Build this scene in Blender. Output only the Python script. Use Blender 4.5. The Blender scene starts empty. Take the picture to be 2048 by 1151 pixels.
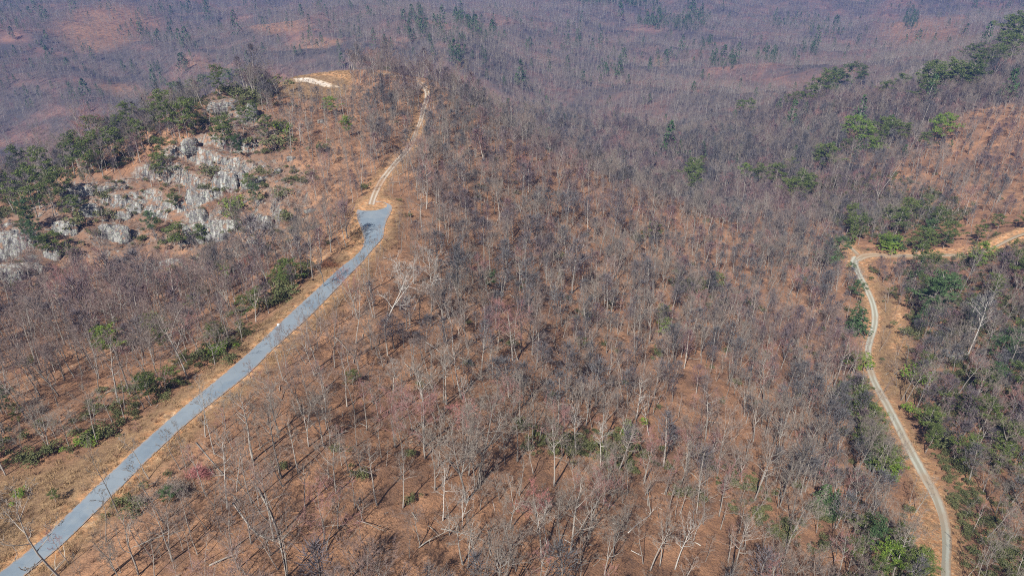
import bpy, math, random
import numpy as np
from mathutils import Vector, Matrix
random.seed(7)
RNG = np.random.default_rng(11)
scene = bpy.context.scene
COL = scene.collection

# ---------------------------------------------------------------- camera
K = 1.3                      # metres per survey unit
CAMZ = 320.0
PITCH = math.radians(30.0)
HALF = math.radians(36.85)
cam_data = bpy.data.cameras.new("camera")
cam = bpy.data.objects.new("camera", cam_data)
COL.objects.link(cam)
cam.location = (0, 0, CAMZ)
cam.rotation_euler = (math.radians(90) - PITCH, 0, 0)
cam_data.sensor_fit = 'HORIZONTAL'
cam_data.sensor_width = 36.0
cam_data.lens = 18.0 / math.tan(HALF)
cam_data.clip_start = 1.0
cam_data.clip_end = 20000.0
scene.camera = cam

# ---------------------------------------------------------------- sky, sun, exposure
SUN_ELEV = math.radians(46)
SUN_AZ = math.radians(22)    # shadows fall this far to the right of straight ahead
world = bpy.data.worlds.new("World")
scene.world = world
world.use_nodes = True
wn = world.node_tree
wn.nodes.clear()
wo = wn.nodes.new("ShaderNodeOutputWorld")
wb = wn.nodes.new("ShaderNodeBackground")
ws = wn.nodes.new("ShaderNodeTexSky")
ws.sky_type = 'NISHITA'
ws.sun_disc = False
ws.sun_elevation = SUN_ELEV
ws.sun_rotation = math.pi + SUN_AZ
ws.altitude = 600
wb.inputs["Strength"].default_value = 0.05
wn.links.new(ws.outputs[0], wb.inputs[0])
wn.links.new(wb.outputs[0], wo.inputs[0])
sun_data = bpy.data.lights.new("sun", 'SUN')
sun_data.energy = 5.0
sun_data.angle = math.radians(0.5)
sun_data.color = (1.0, 0.95, 0.87)
sun = bpy.data.objects.new("sun", sun_data)
COL.objects.link(sun)
sdir = Vector((math.sin(SUN_AZ) * math.cos(SUN_ELEV), math.cos(SUN_AZ) * math.cos(SUN_ELEV), -math.sin(SUN_ELEV)))
sun.rotation_euler = sdir.to_track_quat('-Z', 'Y').to_euler()
scene.view_settings.view_transform = 'Standard'
scene.view_settings.look = 'None'
scene.view_settings.exposure = 0.80
scene.view_settings.gamma = 1.0
scene.cycles.volume_bounces = 0
scene.cycles.use_denoising = False
scene.cycles.pixel_filter_type = 'BLACKMAN_HARRIS'
scene.cycles.filter_width = 1.0
scene.cycles.max_bounces = 6
scene.cycles.diffuse_bounces = 2
scene.cycles.glossy_bounces = 1
scene.cycles.transmission_bounces = 1

# ---------------------------------------------------------------- camera maths (survey of the photograph)
F = 1024.0 / math.tan(HALF)
CP, SP = math.cos(PITCH), math.sin(PITCH)

def ray(u, v):
    """direction of a sight line through survey pixel (u, v); depth along the view axis is 1"""
    x = (np.asarray(u, float) - 1024.0) / F
    y = (np.asarray(v, float) - 575.5) / F
    return x, CP - SP * y, -(SP + CP * y)

def project(X, Y, Z):
    dz = Z - CAMZ
    s = Y * CP - dz * SP
    yy = -(Y * SP + dz * CP)
    s = np.maximum(s, 1e-3)
    return 1024.0 + F * X / s, 575.5 + F * yy / s, s

# ---------------------------------------------------------------- noise
def _hash(ix, iy, seed):
    ix = ix.astype(np.int64); iy = iy.astype(np.int64)
    h = (ix * 374761393 + iy * 668265263 + seed * 974634777) & 0x7fffffff
    h = ((h ^ (h >> 13)) * 1274126177) & 0x7fffffff
    return ((h ^ (h >> 16)) & 0xffff) / 65535.0

def vnoise(x, y, seed=0):
    x = np.asarray(x, float); y = np.asarray(y, float)
    ix = np.floor(x); iy = np.floor(y)
    fx = x - ix; fy = y - iy
    fx = fx * fx * (3 - 2 * fx); fy = fy * fy * (3 - 2 * fy)
    a = _hash(ix, iy, seed); b = _hash(ix + 1, iy, seed)
    c = _hash(ix, iy + 1, seed); d = _hash(ix + 1, iy + 1, seed)
    return (a * (1 - fx) + b * fx) * (1 - fy) + (c * (1 - fx) + d * fx) * fy

def fbm(x, y, scale, seed=0, octaves=4, gain=0.5):
    t = 0; amp = 1.0; tot = 0; f = 1.0 / scale
    for o in range(octaves):
        t = t + amp * vnoise(x * f + 13.7 * o, y * f - 7.1 * o, seed + o * 17)
        tot += amp; amp *= gain; f *= 2.03
    return t / tot * 2 - 1

def smooth(a, b, x):
    t = np.clip((x - a) / (b - a), 0, 1)
    return t * t * (3 - 2 * t)

def in_poly(px, py, poly):
    px = np.asarray(px, float); py = np.asarray(py, float)
    inside = np.zeros(px.shape, bool)
    n = len(poly)
    for i in range(n):
        x1, y1 = poly[i]; x2, y2 = poly[(i + 1) % n]
        c = ((y1 > py) != (y2 > py)) & (px < (x2 - x1) * (py - y1) / (y2 - y1 + 1e-9) + x1)
        inside ^= c
    return inside

# ---------------------------------------------------------------- terrain survey: (u, v, drop below the camera)
SURVEY = [
 # ridge with the paved road
 (-100,1250,76),(20,1145,77),(160,1029,77.5),(304,889,78),(459,767,79),(592,637,81),(683,548,83),(745,430,86),
 (755,395,87),(800,315,89),(840,250,91),(848,185,89),(870,160,88.5),(765,142,84),(690,143,82.5),(650,144,81.5),(650,165,82),(595,152,81.5),(700,190,85),
 # clearing and wood left of the road
 (0,1000,79),(0,900,82),(200,870,80.5),(0,800,89),(120,780,87),(300,770,83.5),(0,700,96),(150,680,96),(300,680,91),(420,640,90),
 (520,570,92),(450,560,97),(600,490,91),(640,420,90),(640,480,88),(560,440,94),(300,600,102),(180,590,105),(30,600,104),(380,560,104),
 # cliffs
 (60,520,106),(250,510,107),(400,500,106),(500,470,100),(150,440,103),(300,430,103),(420,420,100),(0,450,106),
 (320,360,97),(430,340,92),(540,350,91),(200,380,99),(90,400,103),(440,260,83),(520,250,84),(600,260,86),(640,320,88),(600,380,90),
 (425,195,79),(480,180,80),(545,185,82),(350,235,83),(280,275,88),(200,310,93),(100,355,100),(20,395,106),
 # open centre slope
 (400,1120,78),(700,1140,83),(1024,1140,91),(1300,1140,101),(1600,1140,113),(1900,1140,122),(2100,1140,126),
 (500,950,79),(700,960,82),(1024,960,93),(1300,960,108),(1600,960,122),(1830,960,131),(2100,960,130),
 (700,780,84),(900,780,92),(1100,780,103),(1400,780,121),(1600,780,134),(1770,800,139),(1950,800,137),(2100,780,132),
 (800,620,88),(950,620,98),(1100,620,111),(1300,620,127),(1500,620,142),(1735,640,149),(1860,620,146),(2060,600,138),
 (850,480,91),(950,460,99),(1100,460,115),(1300,460,132),(1500,470,147),(1715,510,153),(1830,505,149),(1930,505,144),(2060,450,134),
 (900,330,93),(960,280,97),(900,220,92),(960,220,96),(1050,280,106),(1200,345,123),(1340,390,141),
 # valley behind the centre slope and the right hand ridge
 (1300,310,183),(1500,350,172),(1700,300,160),(1700,420,161),(1500,410,164),(1850,250,146),(1900,360,146),
 (2040,330,135),(2060,200,126),(2040,75,112),(1940,120,128),(1850,165,143),(1750,200,157),(1650,205,172),(1520,235,188),
 (1150,230,196),(1250,200,210),(1350,260,196),(1000,130,180),(900,75,160),(880,50,158),(990,70,172),(1100,150,200),
 (1300,60,243),(1300,120,236),(1500,60,243),(1700,100,228),(1800,25,222),(2000,10,205),(1500,150,222),(1400,10,240),(1100,30,222),
 (800,20,190),(700,30,178),(600,70,168),(500,110,180),(300,190,210),(150,270,225),(0,330,237),
 (150,100,184),(50,200,212),(280,100,196),(100,20,172),(400,40,195),(240,5,180),(-150,60,170),(-150,250,215),
]
# unseen ground (X, Y, drop) behind the crests and round the sides
EXTRA = [
 (-110,470,170),(-170,450,175),(-60,480,180),(-20,450,168),(-230,390,170),(-280,420,200),(-290,300,125),(-330,250,130),
 (28,425,166),(70,405,170),(115,390,176),(-230,180,105),(-260,100,95),(-150,60,84),(-70,20,76),(0,20,80),(80,20,98),(160,60,118),
 (260,120,124),(330,200,118),(380,300,110),(450,420,100),(560,560,90),(700,700,90),(900,900,100),
 (520,800,150),(-500,500,200),(-700,800,190),(0,2000,235),(600,2000,225),(-600,1800,190),(-1200,1500,170),(1300,1800,180),(0,3000,150),(-1500,3000,120),(1800,3000,120),
]
pts = []
for u, v, D in SURVEY:
    x, fy, dn = ray(u, v)
    s = D / -dn
    pts.append((x * s, fy * s, D))
pts += EXTRA
P = np.array(pts) * K
CX, CY, CZ = P[:, 0], P[:, 1], CAMZ - P[:, 2]
# the spline works in a warped plane so near and far survey points have like spacing
def warp(X, Y):
    r = np.sqrt(X * X + (Y + 60) ** 2)
    g = np.log1p(r / 200.0) / (r / 200.0 + 1e-9)
    return X * g / 200, (Y + 60) * g / 200
WX, WY = warp(CX, CY)
def tps_kernel(r2):
    return 0.5 * r2 * np.log(r2 + 1e-12)
n = len(WX)
A = np.zeros((n + 3, n + 3))
A[:n, :n] = tps_kernel((WX[:, None] - WX) ** 2 + (WY[:, None] - WY) ** 2) + np.eye(n) * 2e-4
A[:n, n] = 1; A[:n, n + 1] = WX; A[:n, n + 2] = WY
A[n:, :n] = A[:n, n:].T
TW = np.linalg.solve(A, np.concatenate([CZ, [0, 0, 0]]))
def tps(X, Y):
    sh = np.shape(X); wx, wy = warp(np.ravel(X), np.ravel(Y))
    out = np.empty(wx.shape)
    for i in range(0, len(wx), 20000):
        a = wx[i:i + 20000]; b = wy[i:i + 20000]
        out[i:i + 20000] = tps_kernel((a[:, None] - WX) ** 2 + (b[:, None] - WY) ** 2) @ TW[:n] + TW[n] + TW[n + 1] * a + TW[n + 2] * b
    return out.reshape(sh)

ROCKY = [(-60,480),(0,415),(60,425),(100,365),(250,362),(330,300),(395,290),(405,190),(470,175),(540,235),(575,330),(620,345),
         (605,450),(570,505),(470,520),(380,560),(250,560),(160,540),(60,590),(-60,600)]

def axis(lo, hi, step, grow, far_lo, far_hi):
    mid = list(np.arange(lo, hi, step))
    a = []; x = lo; d = step
    while x > far_lo:
        d *= grow; x -= d; a.append(x)
    b = []; x = mid[-1]; d = step
    while x < far_hi:
        d *= grow; x += d; b.append(x)
    return np.array(a[::-1] + mid + b)
GX = axis(-330, 430, 1.6, 1.045, -4200, 4200)
GY = axis(60, 560, 1.6, 1.02, -200, 4600)
XX, YY = np.meshgrid(GX, GY)
ZZ = tps(XX, YY)
PU, PV, PS = project(XX, YY, ZZ)
dist = np.sqrt(XX ** 2 + YY ** 2)
rock_w = in_poly(PU, PV, ROCKY) & (dist < 520)
# soften the rock mask
def blur(a, k):
    a = a.astype(float)
    for _ in range(k):
        a = (np.roll(a, 1, 0) + np.roll(a, -1, 0) + a * 2 + np.roll(a, 1, 1) + np.roll(a, -1, 1)) / 6
    return a
rock_w = blur(rock_w, 4)
ZZ += fbm(XX, YY, 60, 13, 3) * 1.6 + fbm(XX, YY, 22, 3) * 1.0 + fbm(XX, YY, 6, 9, 2) * 0.4
far_w = smooth(520, 1000, dist)
rid = 1 - np.abs(fbm(XX + 0.35 * YY, YY * 0.7, 260, 21, 4))
ZZ += far_w * ((rid - 0.75) * 62 + fbm(XX, YY, 420, 33, 2) * 22 + fbm(XX, YY, 70, 31, 3) * 5)
# ledges on the rocky face
tw_ = ZZ + fbm(XX, YY, 45, 61, 3) * 7 + 0.12 * XX
th_ = 8.5; fr_ = (tw_ / th_) % 1.0
ZZ += rock_w * 0.95 * th_ * (smooth(0.42, 0.72, fr_) - fr_) * smooth(-.25, .15, fbm(XX, YY, 40, 63, 2))
led = fbm(XX, YY, 16, 41, 4, 0.6)
ZZ += rock_w * (np.abs(led) * 3.4 - 1.0 + 1.2 * np.sin(ZZ * 0.55 + fbm(XX, YY, 30, 5) * 5))

# ---------------------------------------------------------------- height look-up and sight lines
class Ground:
    def __init__(self, Z): self.Z = Z
    def z(self, X, Y):
        X = np.asarray(X, float); Y = np.asarray(Y, float)
        i = np.clip(np.searchsorted(GX, X) - 1, 0, len(GX) - 2)
        j = np.clip(np.searchsorted(GY, Y) - 1, 0, len(GY) - 2)
        tx = np.clip((X - GX[i]) / (GX[i + 1] - GX[i]), 0, 1)
        ty = np.clip((Y - GY[j]) / (GY[j + 1] - GY[j]), 0, 1)
        Z = self.Z
        return (Z[j, i] * (1 - tx) + Z[j, i + 1] * tx) * (1 - ty) + (Z[j + 1, i] * (1 - tx) + Z[j + 1, i + 1] * tx) * ty
    def hit(self, u, v):
        u = np.atleast_1d(np.asarray(u, float)); v = np.atleast_1d(np.asarray(v, float))
        x, fy, dn = ray(u, v)
        ss = 60 * 1.006 ** np.arange(700)
        S = ss[None, :]
        Zr = CAMZ + dn[:, None] * S
        under = Zr < self.z(x[:, None] * S, fy[:, None] * S)
        k = np.argmax(under, 1)
        k = np.where(under.any(1), k, 699)
        lo = ss[np.maximum(k - 1, 0)]; hi = ss[k]
        for _ in range(14):
            m = (lo + hi) / 2
            b = CAMZ + dn * m < self.z(x * m, fy * m)
            hi = np.where(b, m, hi); lo = np.where(b, lo, m)
        return x * hi, fy * hi, hi
G0 = Ground(tps(XX, YY))

# ---------------------------------------------------------------- roads
def spline(p, k=10):
    p = np.array(p, float); out = []
    q = np.vstack([2 * p[0] - p[1], p, 2 * p[-1] - p[-2]])
    for i in range(1, len(q) - 2):
        t = np.linspace(0, 1, k, endpoint=False)[:, None]
        a, b, c, d = q[i - 1], q[i], q[i + 1], q[i + 2]
        out.append(0.5 * ((2 * b) + (c - a) * t + (2 * a - 5 * b + 4 * c - d) * t ** 2 + (3 * b - a - 3 * c + d) * t ** 3))
    return np.vstack(out + [p[-1:]])

def lay_road(L, R, k=10, sm=8):
    """left and right edge in survey pixels -> two 3-D edges lying on a smoothed grade"""
    L = spline(L, k); R = spline(R, k)
    lx, ly, _ = G0.hit(L[:, 0], L[:, 1]); rx, ry, _ = G0.hit(R[:, 0], R[:, 1])
    cx, cy = (lx + rx) / 2, (ly + ry) / 2
    z = (G0.z(lx, ly) + G0.z(rx, ry)) / 2
    for _ in range(sm):
        z[1:-1] = (z[:-2] + z[1:-1] * 2 + z[2:]) / 4
        for a in (lx, ly, rx, ry):
            a[1:-1] = (a[:-2] + a[1:-1] * 2 + a[2:]) / 4
    return dict(lx=lx, ly=ly, rx=rx, ry=ry, z=z)

def hw(cs):
    """(u, v, half width in pixels) -> left, right edges"""
    return [(u - w, v) for u, v, w in cs], [(u + w, v) for u, v, w in cs]

paved = lay_road(
 [(-78,1220),(-8,1151),(61,1098),(136,1029),(208,959),(284,888),(362,820),(441,755),(477,723),(509,695),(569,637),(617,593),(654,558),(681,533),(704,516),(722,497),(728,478),(722,455),(715,438),(713,424),(719,410),(738,402)],
 [(-20,1220),(47,1151),(112,1098),(184,1029),(254,959),(326,888),(402,820),(483,757),(520,724),(548,695),(614,637),(658,593),(692,558),(713,537),(728,521),(748,497),(766,478),(769,458),(774,441),(782,426),(783,412),(762,403)], 8, 3)
track = lay_road(
 [(736,408),(741,390),(757,358),(785,324),(814,290),(828,262),(838,235),(841,215),(848,198),(846,180),(830,166),(800,156),(760,150)],
 [(750,410),(755,392),(771,361),(797,328),(827,294),(836,266),(848,236),(854,214),(860,198),(860,178),(846,165),(812,154),(770,147)], 8, 6)
L1, R1 = hw([(1898,1230,18),(1886,1151,15),(1888,1090,14.5),(1884,1040,13.5),(1868,990,12),(1842,940,11),(1810,880,10),(1780,820,9),(1752,770,8.2),(1739,735,8),(1735,705,8),(1740,680,8),(1748,655,7.5),(1750,630,7.5),(1745,605,7),(1732,575,7),(1718,548,7),(1708,525,9),(1716,513,13)])
gravel = lay_road(L1, R1, 8, 3)
spur = lay_road(
 [(1711,516),(1722,508),(1745,506),(1780,508),(1820,508),(1860,508),(1900,507),(1930,508),(1955,502),(1985,488),(2015,472),(2048,460),(2110,440)],
 [(1716,527),(1728,518),(1748,513),(1780,514),(1820,514),(1860,514),(1900,513),(1930,515),(1957,510),(1990,497),(2020,482),(2048,471),(2110,453)], 8, 5)
stub = lay_road([(1667,478),(1685,490),(1700,502),(1708,514)], [(1673,474),(1694,485),(1708,497),(1720,508)], 8, 3)
ROADS = [(paved, 1.2, 5.0), (track, 1.0, 4.0), (gravel, 1.0, 5.0), (spur, 1.0, 4.0), (stub, 0.8, 3.0)]

def road_field(road, X, Y):
    """distance outside the road's edge and the road's height at the nearest centre point"""
    cx = (road['lx'] + road['rx']) / 2; cy = (road['ly'] + road['ry']) / 2
    hwid = np.hypot(road['lx'] - road['rx'], road['ly'] - road['ry']) / 2
    best = np.full(X.shape, 1e9); hz = np.zeros(X.shape)
    for i in range(len(cx) - 1):
        dx, dy = cx[i + 1] - cx[i], cy[i + 1] - cy[i]
        l2 = dx * dx + dy * dy + 1e-9
        t = np.clip(((X - cx[i]) * dx + (Y - cy[i]) * dy) / l2, 0, 1)
        d = np.hypot(X - cx[i] - t * dx, Y - cy[i] - t * dy) - (hwid[i] * (1 - t) + hwid[i + 1] * t)
        m = d < best
        best = np.where(m, d, best)
        hz = np.where(m, road['z'][i] * (1 - t) + road['z'][i + 1] * t, hz)
    return best, hz
ROAD_D = np.full(XX.shape, 1e9)
PAVED_D = np.full(XX.shape, 1e9)
for road, inner, outer in ROADS:
    x0, x1 = min(road['lx'].min(), road['rx'].min()) - 15, max(road['lx'].max(), road['rx'].max()) + 15
    y0, y1 = min(road['ly'].min(), road['ry'].min()) - 15, max(road['ly'].max(), road['ry'].max()) + 15
    i0, i1 = np.searchsorted(GX, [x0, x1]); j0, j1 = np.searchsorted(GY, [y0, y1])
    sl = (slice(j0, j1), slice(i0, i1))
    d, hz = road_field(road, XX[sl], YY[sl])
    w = 1 - smooth(inner + 0.8, inner + outer + 1, d)
    ZZ[sl] = ZZ[sl] * (1 - w) + (hz - 0.06) * w
    ROAD_D[sl] = np.minimum(ROAD_D[sl], d)
    if road is paved: PAVED_D[sl] = d
G = Ground(ZZ)

# ================================================================ materials
def new_mat(name):
    m = bpy.data.materials.new(name); m.use_nodes = True
    nt = m.node_tree
    b = nt.nodes["Principled BSDF"]
    b.inputs["Roughness"].default_value = 0.9
    b.inputs["Specular IOR Level"].default_value = 0.15
    return m, nt, b

class NB:
    """small node helper"""
    def __init__(s, nt): s.nt = nt
    def n(s, kind, **kw):
        nd = s.nt.nodes.new("ShaderNode" + kind)
        for k, v in kw.items(): setattr(nd, k, v)
        return nd
    def l(s, a, b): s.nt.links.new(a, b)
    def noise(s, vec, scale, detail=4, rough=0.55, dist=0.0):
        nd = s.n("TexNoise"); nd.inputs["Scale"].default_value = scale
        nd.inputs["Detail"].default_value = detail; nd.inputs["Roughness"].default_value = rough
        nd.inputs["Distortion"].default_value = dist
        if vec is not None: s.l(vec, nd.inputs["Vector"])
        return nd.outputs["Fac"]
    def ramp(s, fac, stops):
        nd = s.n("ValToRGB"); cr = nd.color_ramp
        while len(cr.elements) < len(stops): cr.elements.new(0.5)
        for e, (p, c) in zip(cr.elements, stops):
            e.position = p; e.color = (*c, 1) if len(c) == 3 else c
        s.l(fac, nd.inputs[0]); return nd.outputs["Color"]
    def step(s, fac, a, b):
        nd = s.n("MapRange"); nd.inputs["From Min"].default_value = a; nd.inputs["From Max"].default_value = b
        s.l(fac, nd.inputs["Value"]); return nd.outputs["Result"]
    def mix(s, fac, a, b, mode='MIX'):
        nd = s.n("Mix", data_type='RGBA', blend_type=mode)
        for val, sock in ((fac, nd.inputs[0]), (a, nd.inputs[6]), (b, nd.inputs[7])):
            if isinstance(val, (int, float)): sock.default_value = val
            elif isinstance(val, tuple): sock.default_value = (*val, 1)
            else: s.l(val, sock)
        return nd.outputs[2]
    def math(s, op, a, b=None):
        nd = s.n("Math", operation=op)
        for val, sock in ((a, nd.inputs[0]), (b, nd.inputs[1])):
            if val is None: continue
            if isinstance(val, (int, float)): sock.default_value = val
            else: s.l(val, sock)
        return nd.outputs[0]
    def scaled(s, vec, x, y, z, rot=(0, 0, 0)):
        nd = s.n("Mapping"); nd.inputs["Scale"].default_value = (x, y, z); nd.inputs["Rotation"].default_value = rot
        s.l(vec, nd.inputs["Vector"]); return nd.outputs[0]
    def bump(s, h, strength, distance, b):
        nd = s.n("Bump"); nd.inputs["Strength"].default_value = strength; nd.inputs["Distance"].default_value = distance
        s.l(h, nd.inputs["Height"]); s.l(nd.outputs[0], b.inputs["Normal"])

def rock_color(k, pos):
    """grey-green lichened gneiss with pale and dark run-off streaks"""
    st = k.noise(k.scaled(pos, 1.0, 0.35, 0.12), 0.8, 5, 0.6, 0.4)
    c = k.ramp(st, [(0.34, (0.055, 0.055, 0.062)), (0.47, (0.125, 0.122, 0.125)), (0.58, (0.25, 0.245, 0.235)), (0.74, (0.46, 0.465, 0.43))])
    li = k.noise(pos, 1.3, 4)
    c = k.mix(k.step(li, 0.52, 0.66), c, (0.27, 0.29, 0.23))
    br = k.noise(pos, 0.35, 5, 0.65)
    c = k.mix(k.step(br, 0.56, 0.63), c, (0.20, 0.13, 0.09))
    crk = k.n("TexVoronoi", feature='DISTANCE_TO_EDGE'); crk.inputs["Scale"].default_value = 0.55; k.l(k.scaled(pos, 1, 1, .6), crk.inputs["Vector"])
    c = k.mix(k.math('MULTIPLY', k.step(crk.outputs["Distance"], 0.06, 0.015), 0.7), c, (0.05, 0.048, 0.045))
    # leaves and brush debris lodge on what faces up
    ge = k.n("NewGeometry"); sz = k.n("SeparateXYZ"); k.l(ge.outputs["Normal"], sz.inputs[0])
    top = k.math('MULTIPLY', k.step(sz.outputs[2], 0.80, 0.93), k.step(k.noise(pos, 0.7, 4, 0.7), 0.42, 0.55))
    c = k.mix(k.math('MULTIPLY', top, 0.9), c, (0.20, 0.125, 0.082))
    return c, st

def mat_ground():
    m, nt, b = new_mat("leaf_litter_ground"); k = NB(nt)
    pos = k.n("NewGeometry").outputs["Position"]
    at = k.n("Attribute", attribute_name="cover"); sep = k.n("SeparateColor"); k.l(at.outputs["Color"], sep.inputs[0])
    rock, grass, soil = sep.outputs[0], sep.outputs[1], sep.outputs[2]
    big = k.noise(pos, 0.022, 5, 0.6); mid = k.noise(pos, 0.16, 5, 0.65); fine = k.noise(pos, 1.5, 5, 0.7)
    leaf = k.ramp(big, [(0.32, (0.215, 0.112, 0.064)), (0.5, (0.285, 0.150, 0.084)), (0.66, (0.345, 0.195, 0.115))])
    leaf = k.mix(k.step(mid, 0.44, 0.64), leaf, (0.175, 0.10, 0.064))
    leaf = k.mix(k.step(mid, 0.48, 0.30), leaf, (0.38, 0.205, 0.115))
    leaf = k.mix(k.step(fine, 0.45, 0.72), leaf, (0.125, 0.075, 0.05))
    spk = k.noise(pos, 5.0, 3, 0.7)
    leaf = k.mix(k.math('MULTIPLY', k.step(spk, 0.60, 0.70), 0.55), leaf, (0.46, 0.33, 0.24))
    # dry grass of the clearings
    g1 = k.noise(pos, 0.45, 6, 0.7); g2 = k.noise(pos, 3.2, 4, 0.7)
    gr = k.ramp(g1, [(0.35, (0.15, 0.092, 0.055)), (0.5, (0.235, 0.150, 0.085)), (0.62, (0.30, 0.20, 0.11)), (0.75, (0.26, 0.155, 0.085))])
    gr = k.mix(k.step(g2, 0.45, 0.70), gr, (0.13, 0.082, 0.05))
    # valley litter with the dense woods' shade painted in, rusty oak stands between
    shaded_litter = k.ramp(k.noise(pos, 0.012, 5, 0.6), [(0.38, (0.045, 0.048, 0.055)), (0.50, (0.080, 0.070, 0.072)), (0.60, (0.15, 0.092, 0.082)), (0.72, (0.29, 0.155, 0.11))])
    shaded_litter = k.mix(k.step(fine, 0.45, 0.72), shaded_litter, (0.06, 0.055, 0.055))
    leaf = k.mix(k.math('MULTIPLY', at.outputs["Alpha"], 0.92), leaf, shaded_litter)
    leaf = k.mix(k.math('MULTIPLY', rock, k.step(k.noise(pos, 0.3, 4, 0.65), 0.35, 0.6)), leaf, (0.175, 0.118, 0.088))
    c = k.mix(grass, leaf, gr)
    so = k.ramp(k.noise(pos, 0.8, 5, 0.6), [(0.35, (0.36, 0.17, 0.075)), (0.55, (0.46, 0.26, 0.13)), (0.7, (0.58, 0.42, 0.27))])
    smask = k.math('MULTIPLY', soil, k.step(k.noise(pos, 0.5, 5, 0.65), 0.38, 0.58))
    c = k.mix(smask, c, so)
    rc, st = rock_color(k, pos)
    rn = k.noise(k.scaled(pos, 1, 1, 0.35), 0.13, 6, 0.62, 0.6)
    nrm = k.n("NewGeometry"); sx = k.n("SeparateXYZ"); k.l(nrm.outputs["True Normal"], sx.inputs[0])
    steep = k.step(sx.outputs[2], 0.80, 0.62)
    rm = k.math('ADD', k.step(rn, 0.50, 0.57), steep)
    rm = k.math('MINIMUM', rm, 1.0)
    rm = k.math('MULTIPLY', rm, k.step(k.noise(pos, 0.5, 5, 0.7), 0.38, 0.50))
    rm = k.math('MULTIPLY', rm, rock)
    c = k.mix(rm, c, rc)
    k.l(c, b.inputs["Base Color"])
    h = k.math('ADD', k.math('MULTIPLY', mid, 1.2), fine)
    k.bump(h, 0.9, 0.35, b)
    return m

def mat_asphalt():
    m, nt, b = new_mat("weathered_asphalt"); k = NB(nt)
    pos = k.n("NewGeometry").outputs["Position"]
    n1 = k.noise(pos, 0.35, 5, 0.6); n2 = k.noise(pos, 9, 3, 0.7)
    c = k.ramp(n1, [(0.3, (0.135, 0.172, 0.210)), (0.55, (0.162, 0.203, 0.242)), (0.75, (0.195, 0.228, 0.255))])
    c = k.mix(k.math('MULTIPLY', k.step(n2, 0.5, 0.75), 0.35), c, (0.30, 0.32, 0.33))
    at = k.n("Attribute", attribute_name="across"); sep = k.n("SeparateColor"); k.l(at.outputs["Color"], sep.inputs[0])
    wheel = k.ramp(sep.outputs[0], [(0.18, (0, 0, 0)), (0.36, (1, 1, 1)), (0.55, (1, 1, 1)), (0.75, (0, 0, 0))])
    c = k.mix(k.math('MULTIPLY', wheel, 0.22), c, (0.135, 0.165, 0.205))
    patch = k.noise(pos, 0.09, 2, 0.4)
    c = k.mix(k.math('MULTIPLY', k.step(patch, 0.50, 0.52), 0.25), c, (0.26, 0.28, 0.29))
    crk = k.n("TexVoronoi", feature='DISTANCE_TO_EDGE'); crk.inputs["Scale"].default_value = 0.22; k.l(pos, crk.inputs["Vector"])
    c = k.mix(k.math('MULTIPLY', k.step(crk.outputs["Distance"], 0.014, 0.004), 0.30), c, (0.10, 0.12, 0.14))
    lf = k.noise(pos, 2.3, 4, 0.75)
    c = k.mix(k.math('MULTIPLY', k.step(lf, 0.64, 0.70), 0.6), c, (0.26, 0.17, 0.10))
    edge = k.step(sep.outputs[0], 0.78, 0.98)
    en = k.step(k.noise(pos, 1.3, 4, 0.7), 0.42, 0.62)
    c = k.mix(k.math('MULTIPLY', edge, en), c, (0.33, 0.20, 0.12))
    k.l(c, b.inputs["Base Color"]); b.inputs["Roughness"].default_value = 0.8
    k.bump(n2, 0.3, 0.02, b)
    return m

def mat_gravel(name, rut, mid_c, edge_c, bare=(0.0, 1.0)):
    m, nt, b = new_mat(name); k = NB(nt)
    pos = k.n("NewGeometry").outputs["Position"]
    at = k.n("Attribute", attribute_name="across"); sep = k.n("SeparateColor"); k.l(at.outputs["Color"], sep.inputs[0])
    ac = sep.outputs[0]                      # 0 centre .. 1 edge
    n1 = k.noise(pos, 0.6, 5, 0.65); n2 = k.noise(pos, 6, 4, 0.7)
    jit = k.math('ADD', ac, k.math('MULTIPLY', k.math('SUBTRACT', n1, 0.5), 0.45))
    c = k.ramp(jit, [(0.20, mid_c), (0.38, rut), (0.64, rut), (0.86, edge_c)])
    c = k.mix(k.step(n2, 0.45, 0.75), c, tuple(x * 0.72 for x in rut))
    wear = k.noise(pos, 0.05, 3, 0.5)
    c = k.mix(k.math('MULTIPLY', k.step(wear, 0.45, 0.62), 0.55), c, edge_c)
    k.l(c, b.inputs["Base Color"]); k.bump(n2, 0.5, 0.06, b)
    return m

def mat_rock():
    m, nt, b = new_mat("lichened_rock"); k = NB(nt)
    pos = k.n("NewGeometry").outputs["Position"]
    c, st = rock_color(k, pos)
    k.l(c, b.inputs["Base Color"]); k.bump(k.noise(pos, 1.4, 6, 0.7), 0.8, 0.35, b)
    return m

def mat_bark(name, dark, light, far=0.0, red=None):
    """bark or twigs: tone drifts from stand to stand and from tree to tree"""
    m, nt, b = new_mat(name); k = NB(nt)
    oi = k.n("ObjectInfo")
    loc = oi.outputs["Location"]; rnd = oi.outputs["Random"]
    stand = k.noise(loc, 0.012, 3, 0.6)
    pos = k.n("NewGeometry").outputs["Position"]
    pn = k.noise(pos, 1.1, 3, 0.6)
    f = k.math('ADD', k.math('MULTIPLY', rnd, 0.55), k.math('MULTIPLY', pn, 0.55))
    c = k.mix(f, dark, light)
    if red:
        c = k.mix(k.math('MULTIPLY', k.step(stand, 0.47, 0.64), 0.85), c, red[0])
        c = k.mix(k.math('MULTIPLY', k.step(rnd, 0.90, 0.93), 0.85), c, red[1])
    k.l(c, b.inputs["Base Color"])
    return m

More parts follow.
